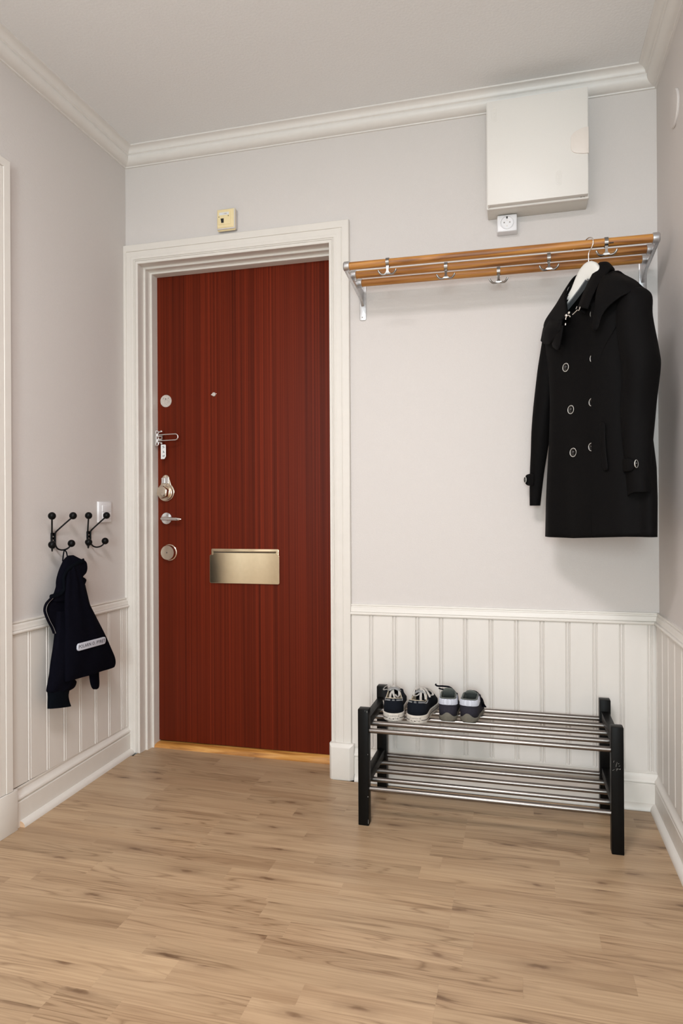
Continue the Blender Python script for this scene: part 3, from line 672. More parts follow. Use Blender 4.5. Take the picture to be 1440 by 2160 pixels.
# ================================================================== HAT RACK
RZ = lambda x: 1.8283 - 0.0082 * (x + 0.08)          # the rails droop slightly to the right
RY = (2.222, 2.310, 2.398)
RR = 0.0130
hr = thing('hat_rack', (-0.08, D, 1.72), 0, 'wall hat rack of three oak rails in cast metal brackets', 'coat rack')
for yy in RY:
    MB().cyl((-0.5560, yy, RZ(-0.556)), (0.3980, yy, RZ(0.398)), RR, None, 28).build('rail', M['rail_oak'], hr, smooth=True)
for bx in (-0.5665, 0.4040):
    z0 = RZ(bx); sg = 1 if bx < 0 else -1
    br = MB().prism(rrect(bx - 0.0125, bx + 0.0125, 1.7190 , z0 + 0.022, 0.006), lambda a, b, d: (a, d, b), D, D - 0.0055).build('bracket', M['alu'], hr, bevel=0.0016, label='cast metal bracket with a long wall plate')
    arm = [(D - 0.004, z0 - 0.0), (RY[2], z0 - 0.006), (RY[1], z0 - 0.006), (RY[0] - 0.002, z0 - 0.006), (RY[0] - 0.012, z0 - 0.010), (RY[0] + 0.012, z0 - 0.0155), (D - 0.06, 1.794), (D - 0.02, 1.783), (D - 0.004, 1.778)]
    MB().prism(arm, lambda a, b, d: (d, a, b), bx - 0.0030, bx + 0.0030).build('web', M['alu'], br, bevel=0.001)
    fl_ = [(RY[0] - 0.010, z0 - 0.011), (RY[0] + 0.014, z0 - 0.017), (D - 0.06, 1.7925), (D - 0.02, 1.7810), (D - 0.004, 1.7700)]
    MB().rings([[(bx - 0.0055, a, b), (bx + 0.0055, a, b), (bx + 0.0045, a, b + 0.0045), (bx - 0.0045, a, b + 0.0045)] for a, b in fl_]).build('flange', M['alu'], br, bevel=0.0009)
    for i, yy in enumerate(RY):
        xo = bx - sg * (0.0075 if i == 0 else 0.0055)
        MB().lathe([(0.001, 0.0), (0.0128, 0.0004), (0.0158, 0.003), (0.0165, 0.006), (0.0162, 0.0205), (0.0150, 0.0215), (0.0132, 0.0215)], (xo, yy, RZ(xo)), (sg, 0, 0), 32).build('socket', M['alu'], br, smooth=True, angle=40)
    for zz, dx in ((1.7300, -0.001), (1.7245, 0.0045)):
        MB().lathe([(0.0030 if dx < 0 else 0.0012, 0.0052), (0.0026 if dx < 0 else 0.0010, 0.0068), (0.0004, 0.0070)], (bx + dx, D, zz), (0, -1, 0), 14).build('screw', M['pewter'], br, smooth=True)
for x, yy in ((-0.4222, RY[0]), (-0.2389, RY[1]), (-0.0682, RY[2]), (0.0940, RY[1]), (0.2589, RY[0])):
    z = RZ(x)
    # clip round the rail
    rs = []
    for k in range(19):
        t = radians(-75 + 330 * k / 18)
        c_, s_ = cos(t), sin(t)
        rs.append([(x - 0.0055, yy - 0.0133 * c_, z + 0.0133 * s_), (x + 0.0055, yy - 0.0133 * c_, z + 0.0133 * s_), (x + 0.0055, yy - 0.0160 * c_, z + 0.0160 * s_), (x - 0.0055, yy - 0.0160 * c_, z + 0.0160 * s_)])
    ck = MB().rings(rs).build('coat_hook', M['pewter'], hr, smooth=True, angle=40)
    yb = yy - 0.006
    st = [(0.0046, z - 0.0125, 0.0035), (0.0040, z - 0.0200, 0.0034), (0.0036, z - 0.0270, 0.0032), (0.0050, z - 0.0330, 0.0034), (0.0105, z - 0.0385, 0.0036), (0.0130, z - 0.0405, 0.0030)]
    MB().rings([[(x - w, yb - d, zz), (x + w, yb - d, zz), (x + w, yb + d * .6, zz), (x - w, yb + d * .6, zz)] for w, zz, d in st]).build('stem', M['pewter'], ck, smooth=True, angle=60)
    for s in (-1, 1):
        pr = spline([(x + s * 0.004, yb, z - 0.0385), (x + s * 0.012, yb - 0.001, z - 0.0405), (x + s * 0.0200, yb - 0.003, z - 0.0400), (x + s * 0.0265, yb - 0.006, z - 0.0345), (x + s * 0.0300, yb - 0.008, z - 0.0275)], 5)
        MB().tube(pr, [0.0030 + 0.0004 * sin(3 * i / len(pr)) for i in range(len(pr))], 10).build('prong', M['pewter'], ck, smooth=True)
MB().box(0.2660, 0.2790, RY[0] - 0.0132, RY[0] - 0.0105, RZ(0.27) - 0.0080, RZ(0.27) - 0.0056).build('worn_mark', M['gap'], hr)
MB().sphere((0.1640, RY[0], RZ(0.164) - 0.0135), 0.0019, 10, 8).build('nail_head', M['worn_metal'], hr, smooth=True)

# ================================================================== SHOE RACK
rk = thing('shoe_rack', (-0.11, 2.272, 0), 0, 'low black wooden shoe rack with two shelves of steel rods', 'shoe rack')
ZT, TW = 0.371, 0.0345
LX = (-0.5062, 0.2520)
def chip(name, x0, x1, y0, y1, z0, z1, par): MB().box(x0, x1, y0, y1, z0, z1).build(name, M['scuff'], par)
for i, x0 in enumerate(LX):
    for j, y0 in enumerate((2.1080, 2.4030)):
        lg = MB().box(x0, x0 + TW, y0, y0 + 0.0340, 0.0 + gz(x0, y0), ZT).build('leg', M['black_wood'], rk, bevel=0.0022)
        if (i, j) == (0, 0):
            chip('paint_chip', x0 + 0.0295, x0 + 0.0310, 2.1079, 2.1085, 0.3615, 0.3670, lg)
            chip('paint_chip', x0 + 0.0225, x0 + 0.0240, 2.1079, 2.1085, 0.3660, 0.3672, lg)
            chip('paint_chip', x0 + 0.0315, x0 + 0.0330, 2.1079, 2.1100, 0.0920, 0.0960, lg)
            chip('paint_chip', x0 + 0.0318, x0 + 0.0330, 2.1079, 2.1100, 0.2270, 0.2300, lg)
            chip('paint_chip', x0 + 0.0322, x0 + 0.0332, 2.1079, 2.1100, 0.0080, 0.0210, lg)
        if (i, j) == (1, 0):
            rc = random.Random(4)
            mbs = MB()
            for (a, b, c, d) in ((0.0135, 0.262, 0.0160, 0.270), (0.0125, 0.256, 0.0135, 0.262), (0.0130, 0.250, 0.0250, 0.2505), (0.0145, 0.245, 0.0165, 0.252), (0.0050, 0.246, 0.0085, 0.2485), (0.0030, 0.2445, 0.0055, 0.2462), (0.0180, 0.2655, 0.0215, 0.2664), (0.0200, 0.2585, 0.0240, 0.2602), (0.0230, 0.2485, 0.0255, 0.2520), (0.0060, 0.2685, 0.0075, 0.2740)):
                w = 0.0004
                vx, vz = c - a, d - b; L_ = math.hypot(vx, vz); nx, nz = -vz / L_ * w, vx / L_ * w
                mbs.add([(x0 + a - nx, 2.1078, b - nz), (x0 + c - nx, 2.1078, d - nz), (x0 + c + nx, 2.1078, d + nz), (x0 + a + nx, 2.1078, b + nz), (x0 + a - nx, 2.1084, b - nz), (x0 + c - nx, 2.1084, d - nz), (x0 + c + nx, 2.1084, d + nz), (x0 + a + nx, 2.1084, b + nz)], [(0, 1, 2, 3), (7, 6, 5, 4), (0, 4, 5, 1), (1, 5, 6, 2), (2, 6, 7, 3), (3, 7, 4, 0)])
            mbs.build('scratches', M['scuff'], lg)
    # side rails between the legs
    for z0, z1 in ((0.3050, 0.3330), (0.1190, 0.1480)):
        MB().box(x0 + 0.0050, x0 + 0.0295, 2.1400, 2.4050, z0, z1).build('side_rail', M['black_wood'], rk, bevel=0.0012)
for zc in (0.2995, 0.1135):
    for k in range(5):
        yy = 2.1270 + 0.0768 * k
        xa, xb = LX[0] + TW - 0.004, LX[1] + 0.004
        if 0 < k < 4: xa, xb = LX[0] + 0.012, LX[1] + TW - 0.012
        MB().cyl((xa, yy, zc), (xb, yy, zc), 0.0079, None, 20).build('rod', M['steel'], rk, smooth=True)
        if 0 < k < 4:
            MB().cyl((xa + 0.001, yy, zc), (LX[0] + TW + 0.002, yy, zc), 0.0083, None, 18).build('end_cap', M['ferrule'], rk, smooth=True)
            MB().cyl((LX[1] - 0.002, yy, zc), (xb - 0.001, yy, zc), 0.0083, None, 18).build('end_cap', M['ferrule'], rk, smooth=True)

# ================================================================== COAT AND HANGER
HXc, HYc, PHI = 0.208, 2.222, radians(50)
# local frame of hanger and coat: x = along the shoulders (towards the camera), y = backwards, z = up
hg = thing('coat_hanger', (HXc, HYc, 0), -PHI, 'white wooden coat hanger hooked over the front oak rail', 'hanger')
def hsec(x, zt, zb, th):
    c = (zt + zb) / 2; h = (zt - zb) / 2
    return [(x, th * cos(t) * (abs(cos(t)) ** -0.35 if abs(cos(t)) > 1e-3 else 1), c + h * sin(t) * (abs(sin(t)) ** -0.35 if abs(sin(t)) > 1e-3 else 1)) for t in [2 * pi * k / 20 + 0.01 for k in range(20)]]
prof = [(-0.150, 1.642, 1.620, .010), (-0.120, 1.660, 1.634, .012), (-0.098, 1.672, 1.646, .0125), (-0.081, 1.688, 1.658, .0125), (-0.062, 1.709, 1.672, .012), (-0.046, 1.739, 1.683, .0115), (-0.030, 1.760, 1.695, .011), (-0.014, 1.7695, 1.708, .0105), (0.0, 1.7715, 1.716, .0105), (0.014, 1.7695, 1.708, .0105), (0.030, 1.760, 1.695, .011), (0.046, 1.739, 1.683, .0115), (0.062, 1.709, 1.672, .012), (0.081, 1.690, 1.659, .0125), (0.105, 1.672, 1.648, .0125), (0.130, 1.655, 1.632, .012), (0.158, 1.636, 1.616, .010)]
bow = lambda x: -0.0 + 0.35 * x * x
rs = [[(p[0], p[1] - bow(x), p[2]) for p in hsec(x, a, b, t)] for x, a, b, t in prof]
MB().rings(rs).build('shoulder_bar', M['hanger'], hg, smooth=True, local=True, angle=60)
for s in (-1, 1):
    rs = [[(s * x, -0.0105 - bow(x), z + 0.0005), (s * x, 0.0105 - bow(x), z + 0.0005), (s * x, 0.0095 - bow(x), z - 0.003), (s * x, -0.0095 - bow(x), z - 0.003)] for x, z in ((0.004, 1.7160), (0.030, 1.6955), (0.062, 1.6725), (0.098, 1.6485), (0.120, 1.635))]
    MB().rings(rs).build('bar_underside', M['hanger_under'], hg, local=True)  # underside of the white bar, its shade given by the grey colour
hk = [(0, 1.768), (0.0, 1.7920), (0.0015, 1.7990), (0.010, 1.8085), (0.0165, 1.8170), (0.0190, 1.8270), (0.0165, 1.8370), (0.009, 1.8435), (0.0, 1.8455), (-0.010, 1.8430), (-0.0175, 1.8360), (-0.0190, 1.8270), (-0.0180, 1.8200)]
MB().tube(spline([(a, 0, b) for a, b in hk], 5), 0.0019, 10).build('hook', M['silver'], hg, smooth=True, local=True)

ct = thing('coat', (HXc, HYc, 0), -PHI, 'black wool double breasted coat hanging from the white hanger', 'coat')
# z, cu, a (half width), front depth, back depth
BODY = [(0.917, .0265, .207, .056, .060), (1.030, .0275, .206, .055, .060), (1.125, .0285, .201, .055, .060), (1.233, .025, .188, .055, .060), (1.350, .0225, .180, .054, .058), (1.450, .0165, .180, .053, .055), (1.520, .010, .186, .052, .050), (1.575, .006, .192, .050, .046), (1.610, .006, .190, .047, .041), (1.635, .007, .168, .041, .037), (1.655, .0075, .138, .036, .034), (1.675, .0075, .112, .033, .032), (1.700, .0075, .090, .030, .032)]
def bodyp(z):
    for p, q in zip(BODY, BODY[1:]):
        if z <= q[0]:
            t = max(0.0, (z - p[0]) / (q[0] - p[0])); return [p[i] + (q[i] - p[i]) * t for i in range(1, 5)]
    return list(BODY[-1][1:])
def spow(c, p): return math.copysign(abs(c) ** p, c)
def fold(th, z):
    k = cl((1.62 - z) / 0.6)
    return (0.0045 * sin(5 * th + 0.7 + 1.2 * z) + 0.003 * sin(9 * th + 2.1 - 2 * z)) * k
def body_pt(th, z, off=0.0):
    cu, a, bf, bb = bodyp(z)
    u = cu + a * spow(cos(th), 0.82)
    v = (bf if sin(th) > 0 else bb) * spow(sin(th), 0.82)
    n = Vector((cos(th) / max(a, .01), sin(th) / 0.055)); n.normalize()
    r = fold(th, z) + off
    return (u + n.x * r, v + n.y * r)
def th_of_u(u, z):
    cu, a, bf, bb = bodyp(z); c = max(-1, min(1, (u - cu) / a))
    return math.acos(spow(c, 1 / 0.82))
def surf_v(u, z, off=0.0):
    th = th_of_u(u, z); return body_pt(th, z, off)[1]
def flap_u(z):
    u = 0.075
    for _ in range(12): u = (0.0085 + 0.70 * (surf_v(u, z) + 0.012)) / 0.72
    return u
NB = 88
rs = []
zs = [0.917 + (1.70 - 0.917) * (i / 46) for i in range(47)]
for z in zs:
    r = []
    t0 = th_of_u(flap_u(z), z)
    for k in range(NB + 1):
        q = k / NB
        th = t0 - q * (2 * pi + 0.02) + (0.18 if False else 0)
        if k == NB: th = t0 - 2 * pi - 0.10
        off = 0.015 * max(0.0, 1 - q / 0.10) ** 0.8 if z < 1.615 else 0.0
        p = body_pt(th, z, off)
        hem = 0.0
        if z < 0.95: hem = 0.010 * cl((p[0] + 0.02) / .2) * (0.95 - z) / 0.033
        r.append((p[0], -p[1], z + hem))
    rs.append(r)
mb = MB(); m = NB + 1
vs = [p for r in rs for p in r]; fs = []
for i in range(len(rs) - 1):
    for j in range(m):
        a = i * m + j; b = i * m + (j + 1) % m
        c = vs[a]
        if c[2] > 1.606 and c[1] < 0.004 and -0.080 < c[0] < 0.062: continue     # open neckline
        fs.append((a, b, b + m, a + m))
mb.add(vs, fs)
body = mb.build('body', M['coat'], ct, smooth=True, local=True, angle=35, solid=0.0035)

def tube_uv(rings, n=26, wob=0.0, seed=0.0):
    """sleeve: rings (z, cu, cv, ru, rv)"""
    rs = []
    for i, (z, cu, cv, ru, rv) in enumerate(rings):
        rs.append([(cu + ru * cos(t) * (1 + wob * sin(3 * t + seed + z * 17)), -(cv + rv * sin(t) * (1 + wob * sin(2 * t + seed - z * 23))), z) for t in [2 * pi * k / n for k in range(n)]])
    return rs
def dense(tab, n):
    z0, z1 = tab[0][0], tab[-1][0]; out = []
    P = [Vector((t[1], t[2], t[3])) for t in tab]; out = []
    zz = [t[0] for t in tab]; extra = [t[4] for t in tab]
    pts = spline([(t[1], t[2], t[0]) for t in tab], n); rad = spline([(t[3], t[4], 0) for t in tab], n)
    return [(p.z, p.x, p.y, r.x, r.y) for p, r in zip(pts, rad)]
near = [(1.640, .160, .004, .026, .028), (1.625, .172, .006, .038, .038), (1.600, .182, .010, .046, .046), (1.547, .188, .018, .047, .048), (1.449, .2085, .022, .050, .052), (1.397, .2135, .022, .050, .052), (1.296, .2015, .022, .0455, .047), (1.167, .2030, .024, .037, .038), (1.075, .2085, .026, .0325, .033), (1.050, .2100, .026, .0315, .032)]
far = [(1.632, -.140, -.004, .026, .024), (1.603, -.154, -.004, .034, .030), (1.530, -.170, -.003, .036, .032), (1.450, -.186, .0, .036, .032), (1.292, -.214, .0, .0335, .030), (1.200, -.227, .0, .029, .027), (1.129, -.2375, .0, .0245, .0235), (1.020, -.2480, .0, .0160, .0180)]
for tab, nm, sd in ((near, 'sleeve', 0.3), (far, 'sleeve', 1.7)):
    d = dense(tab, 5)
    rr = tube_uv(d, 28, 0.045, sd)
    # inside of the cuff
    z, cu, cv, ru, rv = d[-1]
    tilt = 0.010 if tab is near else 0.0
    rr[-1] = [(p[0], p[1], p[2] + tilt * (p[0] - cu) / ru) for p in rr[-1]]
    rr += [[(cu + (p[0] - cu) * .86, -cv + (p[1] + cv) * .86, p[2] + 0.001) for p in rr[-1]], [(cu + (p[0] - cu) * .80, -cv + (p[1] + cv) * .80, p[2] + 0.03) for p in rr[-1]]]
    MB().rings(rr).build(nm, M['coat'], ct, smooth=True, local=True, angle=55)
# sleeve tabs with a button
def tab_patch(name, grid, mat, par, solid=0.004, subd=1, label=None):
    """grid: rows of (u, v, z)"""
    m = len(grid[0]); vs = [(p[0], -p[1], p[2]) for r in grid for p in r]; fs = []
    for i in range(len(grid) - 1):
        for j in range(m - 1): fs.append((i * m + j, i * m + j + 1, (i + 1) * m + j + 1, (i + 1) * m + j))
    return MB().add(vs, fs).build(name, mat, par, smooth=True, local=True, solid=solid, subd=subd, angle=80, label=label)
def ring_tab(tab, zc, hh, a0, a1, n=9, grow=0.0045):
    def at(z, t):
        for p, q in zip(tab, tab[1:]):
            if q[0] <= z <= p[0]:
                f = (p[0] - z) / (p[0] - q[0]); c = [p[i] + (q[i] - p[i]) * f for i in range(1, 5)]
                return (c[0] + (c[2] + grow) * cos(t), c[1] + (c[3] + grow) * sin(t), z)
        return None
    g = []
    for k in range(n + 1):
        t = a0 + (a1 - a0) * k / n; w = hh * (1.0 if k < n - 1 else (0.8 if k < n else 0.45))
        g.append([at(zc - w, t), at(zc, t), at(zc + w, t)])
    return g, at
def btn(u, v, z, r, par, nrm=(0, -1, 0), name='button'):
    o = MB().lathe([(r * .97, -0.001), (r * .97, 0.0022), (r * .80, 0.0024), (r * .70, 0.0014), (0.0004, 0.0014)], (u, -v, z), nrm, 28).build(name, M['button'], par, smooth=True, local=True, label='black button with a silver rim')
    rg = [(r * (1 + .085 * cos(t)), 0.0016 + r * .10 * sin(t)) for t in [2 * pi * k / 10 for k in range(10)]]
    MB().lathe(rg + rg[:1], (u, -v, z), nrm, 32, False, False).build('rim', M['rim'], o, smooth=True, local=True)
    for q in range(4):
        a = pi / 4 + q * pi / 2
        e1 = Vector(nrm).cross(Vector((0, 0, 1))).normalized(); e2 = Vector((0, 0, 1))
        c = Vector((u, -v, z)) + e1 * cos(a) * r * .22 + e2 * sin(a) * r * .22 + Vector(nrm) * 0.0016
        MB().sphere(c, r * .07, 8, 6).build('thread_hole', M['stitch'], o, local=True) if q < 2 else None
    return o
g, at = ring_tab(near, 1.128, 0.020, radians(150), radians(62))
tab_patch('cuff_tab', g, M['coat'], ct)
p = at(1.1295, radians(58)); btn(p[0] + 0.003, p[1] + 0.004, p[2], 0.0105, ct, Vector((cos(radians(-18)), -sin(radians(-18)), 0)))
g, at = ring_tab(near, 1.080, 0.0012, radians(10), radians(200), 16, 0.0012)
g, at = ring_tab(far, 1.108, 0.021, radians(60), radians(178))
tab_patch('cuff_tab', g, M['coat'], ct)
tab_patch('cuff_tab', [[(-.2560, .012, 1.130), (-.2560, .014, 1.108), (-.2560, .012, 1.087)], [(-.264, .019, 1.129), (-.264, .021, 1.109), (-.264, .019, 1.088)], [(-.272, .022, 1.124), (-.272, .024, 1.109), (-.272, .022, 1.094)]], M['coat'], ct)
btn(-.266, .0255, 1.109, 0.0100, ct, Vector((-0.30, -0.95, 0)))
# front buttons: two columns, the second half under the lapped edge
for s_, z, r in ((-.0675, 1.449, .0125), (-.0524, 1.314, .0125), (-.0459, 1.181, .0130), (.0150, 1.588, .0125), (.0139, 1.454, .0125), (.0095, 1.324, .0115), (.0075, 1.191, .0115)):
    u = 0.0
    for _ in range(30): u = (s_ + 0.70 * surf_v(u, z)) / 0.72
    btn(u, surf_v(u, z) + 0.0005, z, r, ct)
# welt pocket
pk = []
for z in (1.258, 1.225, 1.19, 1.15, 1.113):
    f = (1.258 - z) / 0.145
    pk.append([(u + 0.012 * f, surf_v(u + 0.012 * f, z, 0.0165 - 0.0) , z) for u in (0.104, 0.117, 0.130 - 0.006 * sin(pi * f))])
tab_patch('pocket_welt', pk, M['coat'], ct, 0.006, 1)
# princess seam and flap topstitch as fine ridges
def ridge(pts, r=0.0011, name='seam'):
    return MB().tube(spline([(u, -v, z) for u, v, z in pts], 6), r, 6).build(name, M['coat'], ct, smooth=True, local=True)
ridge([(u, surf_v(u, z, o), z) for u, z, o in ((.170, 1.575, .006), (.145, 1.52, .0105), (.112, 1.465, .0125), (.099, 1.41, .013), (.094, 1.30, .0125))], .0013)
ridge([(.076, surf_v(.076, z, .0135), z) for z in (1.55, 1.45, 1.33, 1.2, 1.07, .935)], .0009)

# ---- collar, cape, all closed sheets of cloth with their own thickness
def linpath(pts, n):
    P = [Vector(p) for p in pts]; return [P[i].lerp(P[i + 1], k / n) for i in range(len(P) - 1) for k in range(n)] + [P[-1]]
def sheet(name, rows, n=6, solid=0.006, puff=0.0, spline=spline):
    """rows: lists of (u, v, z) control points (same length); lofted by splines both ways"""
    dn = [spline(r, n) for r in rows]
    cols = list(zip(*dn)); out = [spline(list(c), n) for c in cols]
    g = [list(r) for r in zip(*out)]
    if puff:
        R_, C_ = len(g), len(g[0])
        for i in range(R_):
            for j in range(C_):
                k = sin(pi * i / (R_ - 1)) * sin(pi * j / (C_ - 1)) * puff
                g[i][j] = g[i][j] + Vector((0.3 * k, k, 0.5 * k))
    return tab_patch(name, [[(p[0], p[1], p[2]) for p in r] for r in g], M['coat'], ct, solid, 0)
# fold line of the collar round the neck and its outer edge
sheet('collar', [[(.034, .078, 1.607), (.023, .036, 1.676), (.026, -.012, 1.755), (.005, -.046, 1.768), (-.048, -.050, 1.766), (-.078, -.020, 1.753), (-.090, .004, 1.712), (-.054, .042, 1.654), (-.008, .078, 1.596)],
                 [(.056, .086, 1.603), (.051, .045, 1.672), (.054, -.010, 1.747), (.018, -.060, 1.762), (-.070, -.066, 1.758), (-.092, -.026, 1.746), (-.114, .000, 1.702), (-.106, .034, 1.640), (-.066, .072, 1.584)],
                 [(.079, .083, 1.594), (.077, .047, 1.660), (.080, -.008, 1.724), (.030, -.066, 1.735), (-.080, -.072, 1.735), (-.104, -.028, 1.738), (-.140, -.004, 1.682), (-.168, .024, 1.624), (-.128, .060, 1.566)]], 5, .005)
# collar stand, closing the sheet down into the neckline
sheet('collar_stand', [[(.034, .076, 1.605), (.023, .034, 1.672), (.024, -.012, 1.745), (.005, -.042, 1.758), (-.048, -.046, 1.758), (-.074, -.020, 1.745), (-.086, .004, 1.706), (-.052, .040, 1.650), (-.008, .074, 1.594)],
                       [(.044, .058, 1.590), (.045, .030, 1.640), (.048, -.010, 1.690), (.010, -.040, 1.695), (-.050, -.044, 1.695), (-.086, -.020, 1.690), (-.098, .000, 1.670), (-.072, .030, 1.620), (-.020, .058, 1.585)]], 4, .003)
# storm cape over the near shoulder
sheet('cape', [[(.070, -.022, 1.722), (.118, -.020, 1.693), (.165, -.012, 1.660), (.190, -.002, 1.640)],
               [(.084, .030, 1.690), (.130, .036, 1.672), (.172, .036, 1.648), (.202, .030, 1.617)],
               [(.092, .062, 1.640), (.124, .066, 1.632), (.154, .066, 1.621), (.181, .064, 1.602)],
               [(.106, .082, 1.592), (.116, .083, 1.586), (.126, .082, 1.579), (.136, .078, 1.571)],
               [(.098, .085, 1.532), (.104, .086, 1.524), (.110, .085, 1.522), (.116, .081, 1.527)]], 5, .006)
# the back of the cape, over the far side of both shoulders
sheet('cape', [[(.190, -.002, 1.640), (.165, -.012, 1.662), (.118, -.022, 1.695), (.070, -.028, 1.724), (-.060, -.034, 1.728), (-.110, -.030, 1.690), (-.150, -.012, 1.644)],
               [(.186, -.034, 1.622), (.165, -.046, 1.630), (.118, -.056, 1.650), (.070, -.064, 1.665), (-.060, -.070, 1.668), (-.115, -.064, 1.640), (-.160, -.045, 1.610)],
               [(.170, -.056, 1.560), (.155, -.064, 1.555), (.118, -.072, 1.550), (.070, -.074, 1.550), (-.060, -.078, 1.550), (-.115, -.074, 1.550), (-.155, -.060, 1.550)]], 4, .005)
# loose far lapel with angular corners under the collar point
sheet('lapel', [[(-.150, .010, 1.642), (-.120, .040, 1.622), (-.080, .064, 1.600), (-.030, .078, 1.590)],
                [(-.172, .026, 1.605), (-.135, .054, 1.578), (-.090, .072, 1.565), (-.034, .082, 1.562)],
                [(-.168, .040, 1.561), (-.138, .052, 1.543), (-.098, .066, 1.532), (-.052, .078, 1.545)]], 3, .005, 0.004, linpath)
sheet('lapel', [[(-.120, .046, 1.590), (-.090, .066, 1.585), (-.050, .076, 1.578), (-.022, .082, 1.570)],
                [(-.108, .054, 1.556), (-.084, .066, 1.550), (-.056, .076, 1.540), (-.030, .082, 1.536)],
                [(-.088, .062, 1.522), (-.074, .070, 1.515), (-.058, .076, 1.505), (-.044, .080, 1.500)]], 3, .005, 0.003, linpath)
# size label and loop inside the neck
MB().prism([(-.006, 1.655), (-.0005, 1.668), (.008, 1.676), (.012, 1.668), (.002, 1.646), (-.004, 1.640)], lambda a, b, d: (a, d, b), -0.022, -0.0205).build('size_label', M['cloth_tag'], ct, local=True)
# silver clasp and its pin
cv = 0.092
cs = MB().sphere((.0005, -cv, 1.5945), .0042, 14, 10).sphere((.0125, -cv, 1.5990), .0042, 14, 10).tube([(a, -cv, b) for a, b in arc(.0075, 1.583, .0095, radians(10), radians(185), 12)], .0017, 8)
cs.tube([(-.0030, -cv, 1.565), (-.0025, -cv, 1.571)], .0022, 10).build('clasp', M['silver'], ct, smooth=True, local=True)
MB().tube([(.0265, -cv, 1.5895), (.046, -cv, 1.5985)], .0015, 8).tube([(.046, -cv, 1.5985), (.052, -cv, 1.5955), (.056, -cv, 1.602), (.0565, -cv, 1.605)], .0013, 8).tube([(.040, -cv, 1.603), (.045, -cv, 1.610)], .0009, 6).build('clasp_pin', M['silver'], ct, smooth=True, local=True)

# ================================================================== CHILD'S JACKET ON THE LEFT WALL
jk = thing('child_jacket', (-1.51, 2.05, 0.34), 0, 'small navy fleece jacket with a white tape hanging from the left wall hook', 'jacket')
def loft_lr(name, rows, mat, n=4, m=28, fa=0.0, ff=5.0, par=None, seed=0.0, back=0.55):
    """rows of (left(y,z), right(y,z), x, half thickness): soft closed cloth volume"""
    A = spline([(a[0], a[1], x) for a, b, x, t in rows], n); B = spline([(b[0], b[1], t) for a, b, x, t in rows], n)
    rs = []
    for i, (a, b) in enumerate(zip(A, B)):
        x, t = a[2], b[2]; r = []
        for k in range(m):
            q = 2 * pi * k / m
            s = 0.5 - 0.5 * cos(q); y = a[0] + (b[0] - a[0]) * s; z = a[1] + (b[1] - a[1]) * s
            e = abs(sin(q)) ** 0.6
            w = fa * sin(ff * pi * s + seed + 0.9 * i / n) * e
            xx = x + (t * e + w) if q < pi else x - back * t * e
            r.append((xx, y, z))
        rs.append(r)
    return MB().rings(rs).build(name, mat, par or jk, smooth=True, angle=75)
HOOD = [((2.0534, 0.8538), (2.0821, 0.8537), -1.535, 0.006), ((2.0263, 0.8408), (2.1072, 0.8403), -1.530, 0.014), ((2.0095, 0.8273), (2.1301, 0.8286), -1.525, 0.020), ((1.9929, 0.8125), (2.1284, 0.8065), -1.520, 0.024), ((1.9829, 0.7939), (2.1228, 0.7882), -1.520, 0.024), ((1.9754, 0.7721), (2.1036, 0.7746), -1.520, 0.024), ((1.9728, 0.7499), (2.1034, 0.7492), -1.520, 0.022), ((1.9582, 0.7275), (2.1086, 0.7181), -1.520, 0.020), ((1.9414, 0.7089), (2.1192, 0.6828), -1.520, 0.016)]
BACKP = [((1.9859, 0.7563), (2.1392, 0.7436), -1.530, 0.012), ((1.9622, 0.7253), (2.1484, 0.6927), -1.525, 0.016), ((1.9336, 0.7051), (2.1622, 0.6598), -1.525, 0.016), ((1.9184, 0.6851), (2.1818, 0.6291), -1.525, 0.016), ((1.924, 0.6607), (2.2018, 0.598), -1.525, 0.016), ((1.9425, 0.6294), (2.228, 0.5619), -1.525, 0.016), ((1.9661, 0.5967), (2.2517, 0.5291), -1.525, 0.016), ((1.9707, 0.5654), (2.2697, 0.497), -1.525, 0.014)]
FRONT = [((2.0054, 0.8117), (2.0567, 0.8208), -1.505, 0.010), ((1.9934, 0.7643), (2.0812, 0.7687), -1.500, 0.014), ((1.9838, 0.7091), (2.1007, 0.6994), -1.495, 0.016), ((1.9768, 0.654), (2.1402, 0.633), -1.490, 0.018), ((1.9737, 0.5985), (2.1884, 0.5631), -1.488, 0.020), ((1.9668, 0.544), (2.2251, 0.5002), -1.485, 0.020), ((1.9665, 0.4962), (2.2491, 0.4599), -1.485, 0.020), ((1.9661, 0.4564), (2.2551, 0.4371), -1.485, 0.018), ((1.9684, 0.4351), (2.2519, 0.4235), -1.485, 0.014)]
SLEEVE = [((1.9633, 0.6711), (2.0227, 0.6627), -1.515, 0.016), ((1.9566, 0.6085), (2.0207, 0.5976), -1.512, 0.020), ((1.9464, 0.5595), (2.0201, 0.5454), -1.510, 0.022), ((1.9342, 0.5098), (2.0248, 0.4904), -1.510, 0.024), ((1.9245, 0.4648), (2.0346, 0.4341), -1.510, 0.024), ((1.9149, 0.4357), (2.0551, 0.4143), -1.510, 0.022), ((1.9102, 0.4181), (2.0446, 0.397), -1.510, 0.020), ((1.9148, 0.4107), (2.0164, 0.3926), -1.510, 0.018)]
CUFF = [((1.9148, 0.4138), (2.0164, 0.3943), -1.510, 0.018), ((1.917, 0.3961), (2.0112, 0.3776), -1.510, 0.018), ((1.9157, 0.3776), (2.0161, 0.3568), -1.510, 0.018), ((1.9144, 0.3577), (2.0261, 0.336), -1.510, 0.017)]
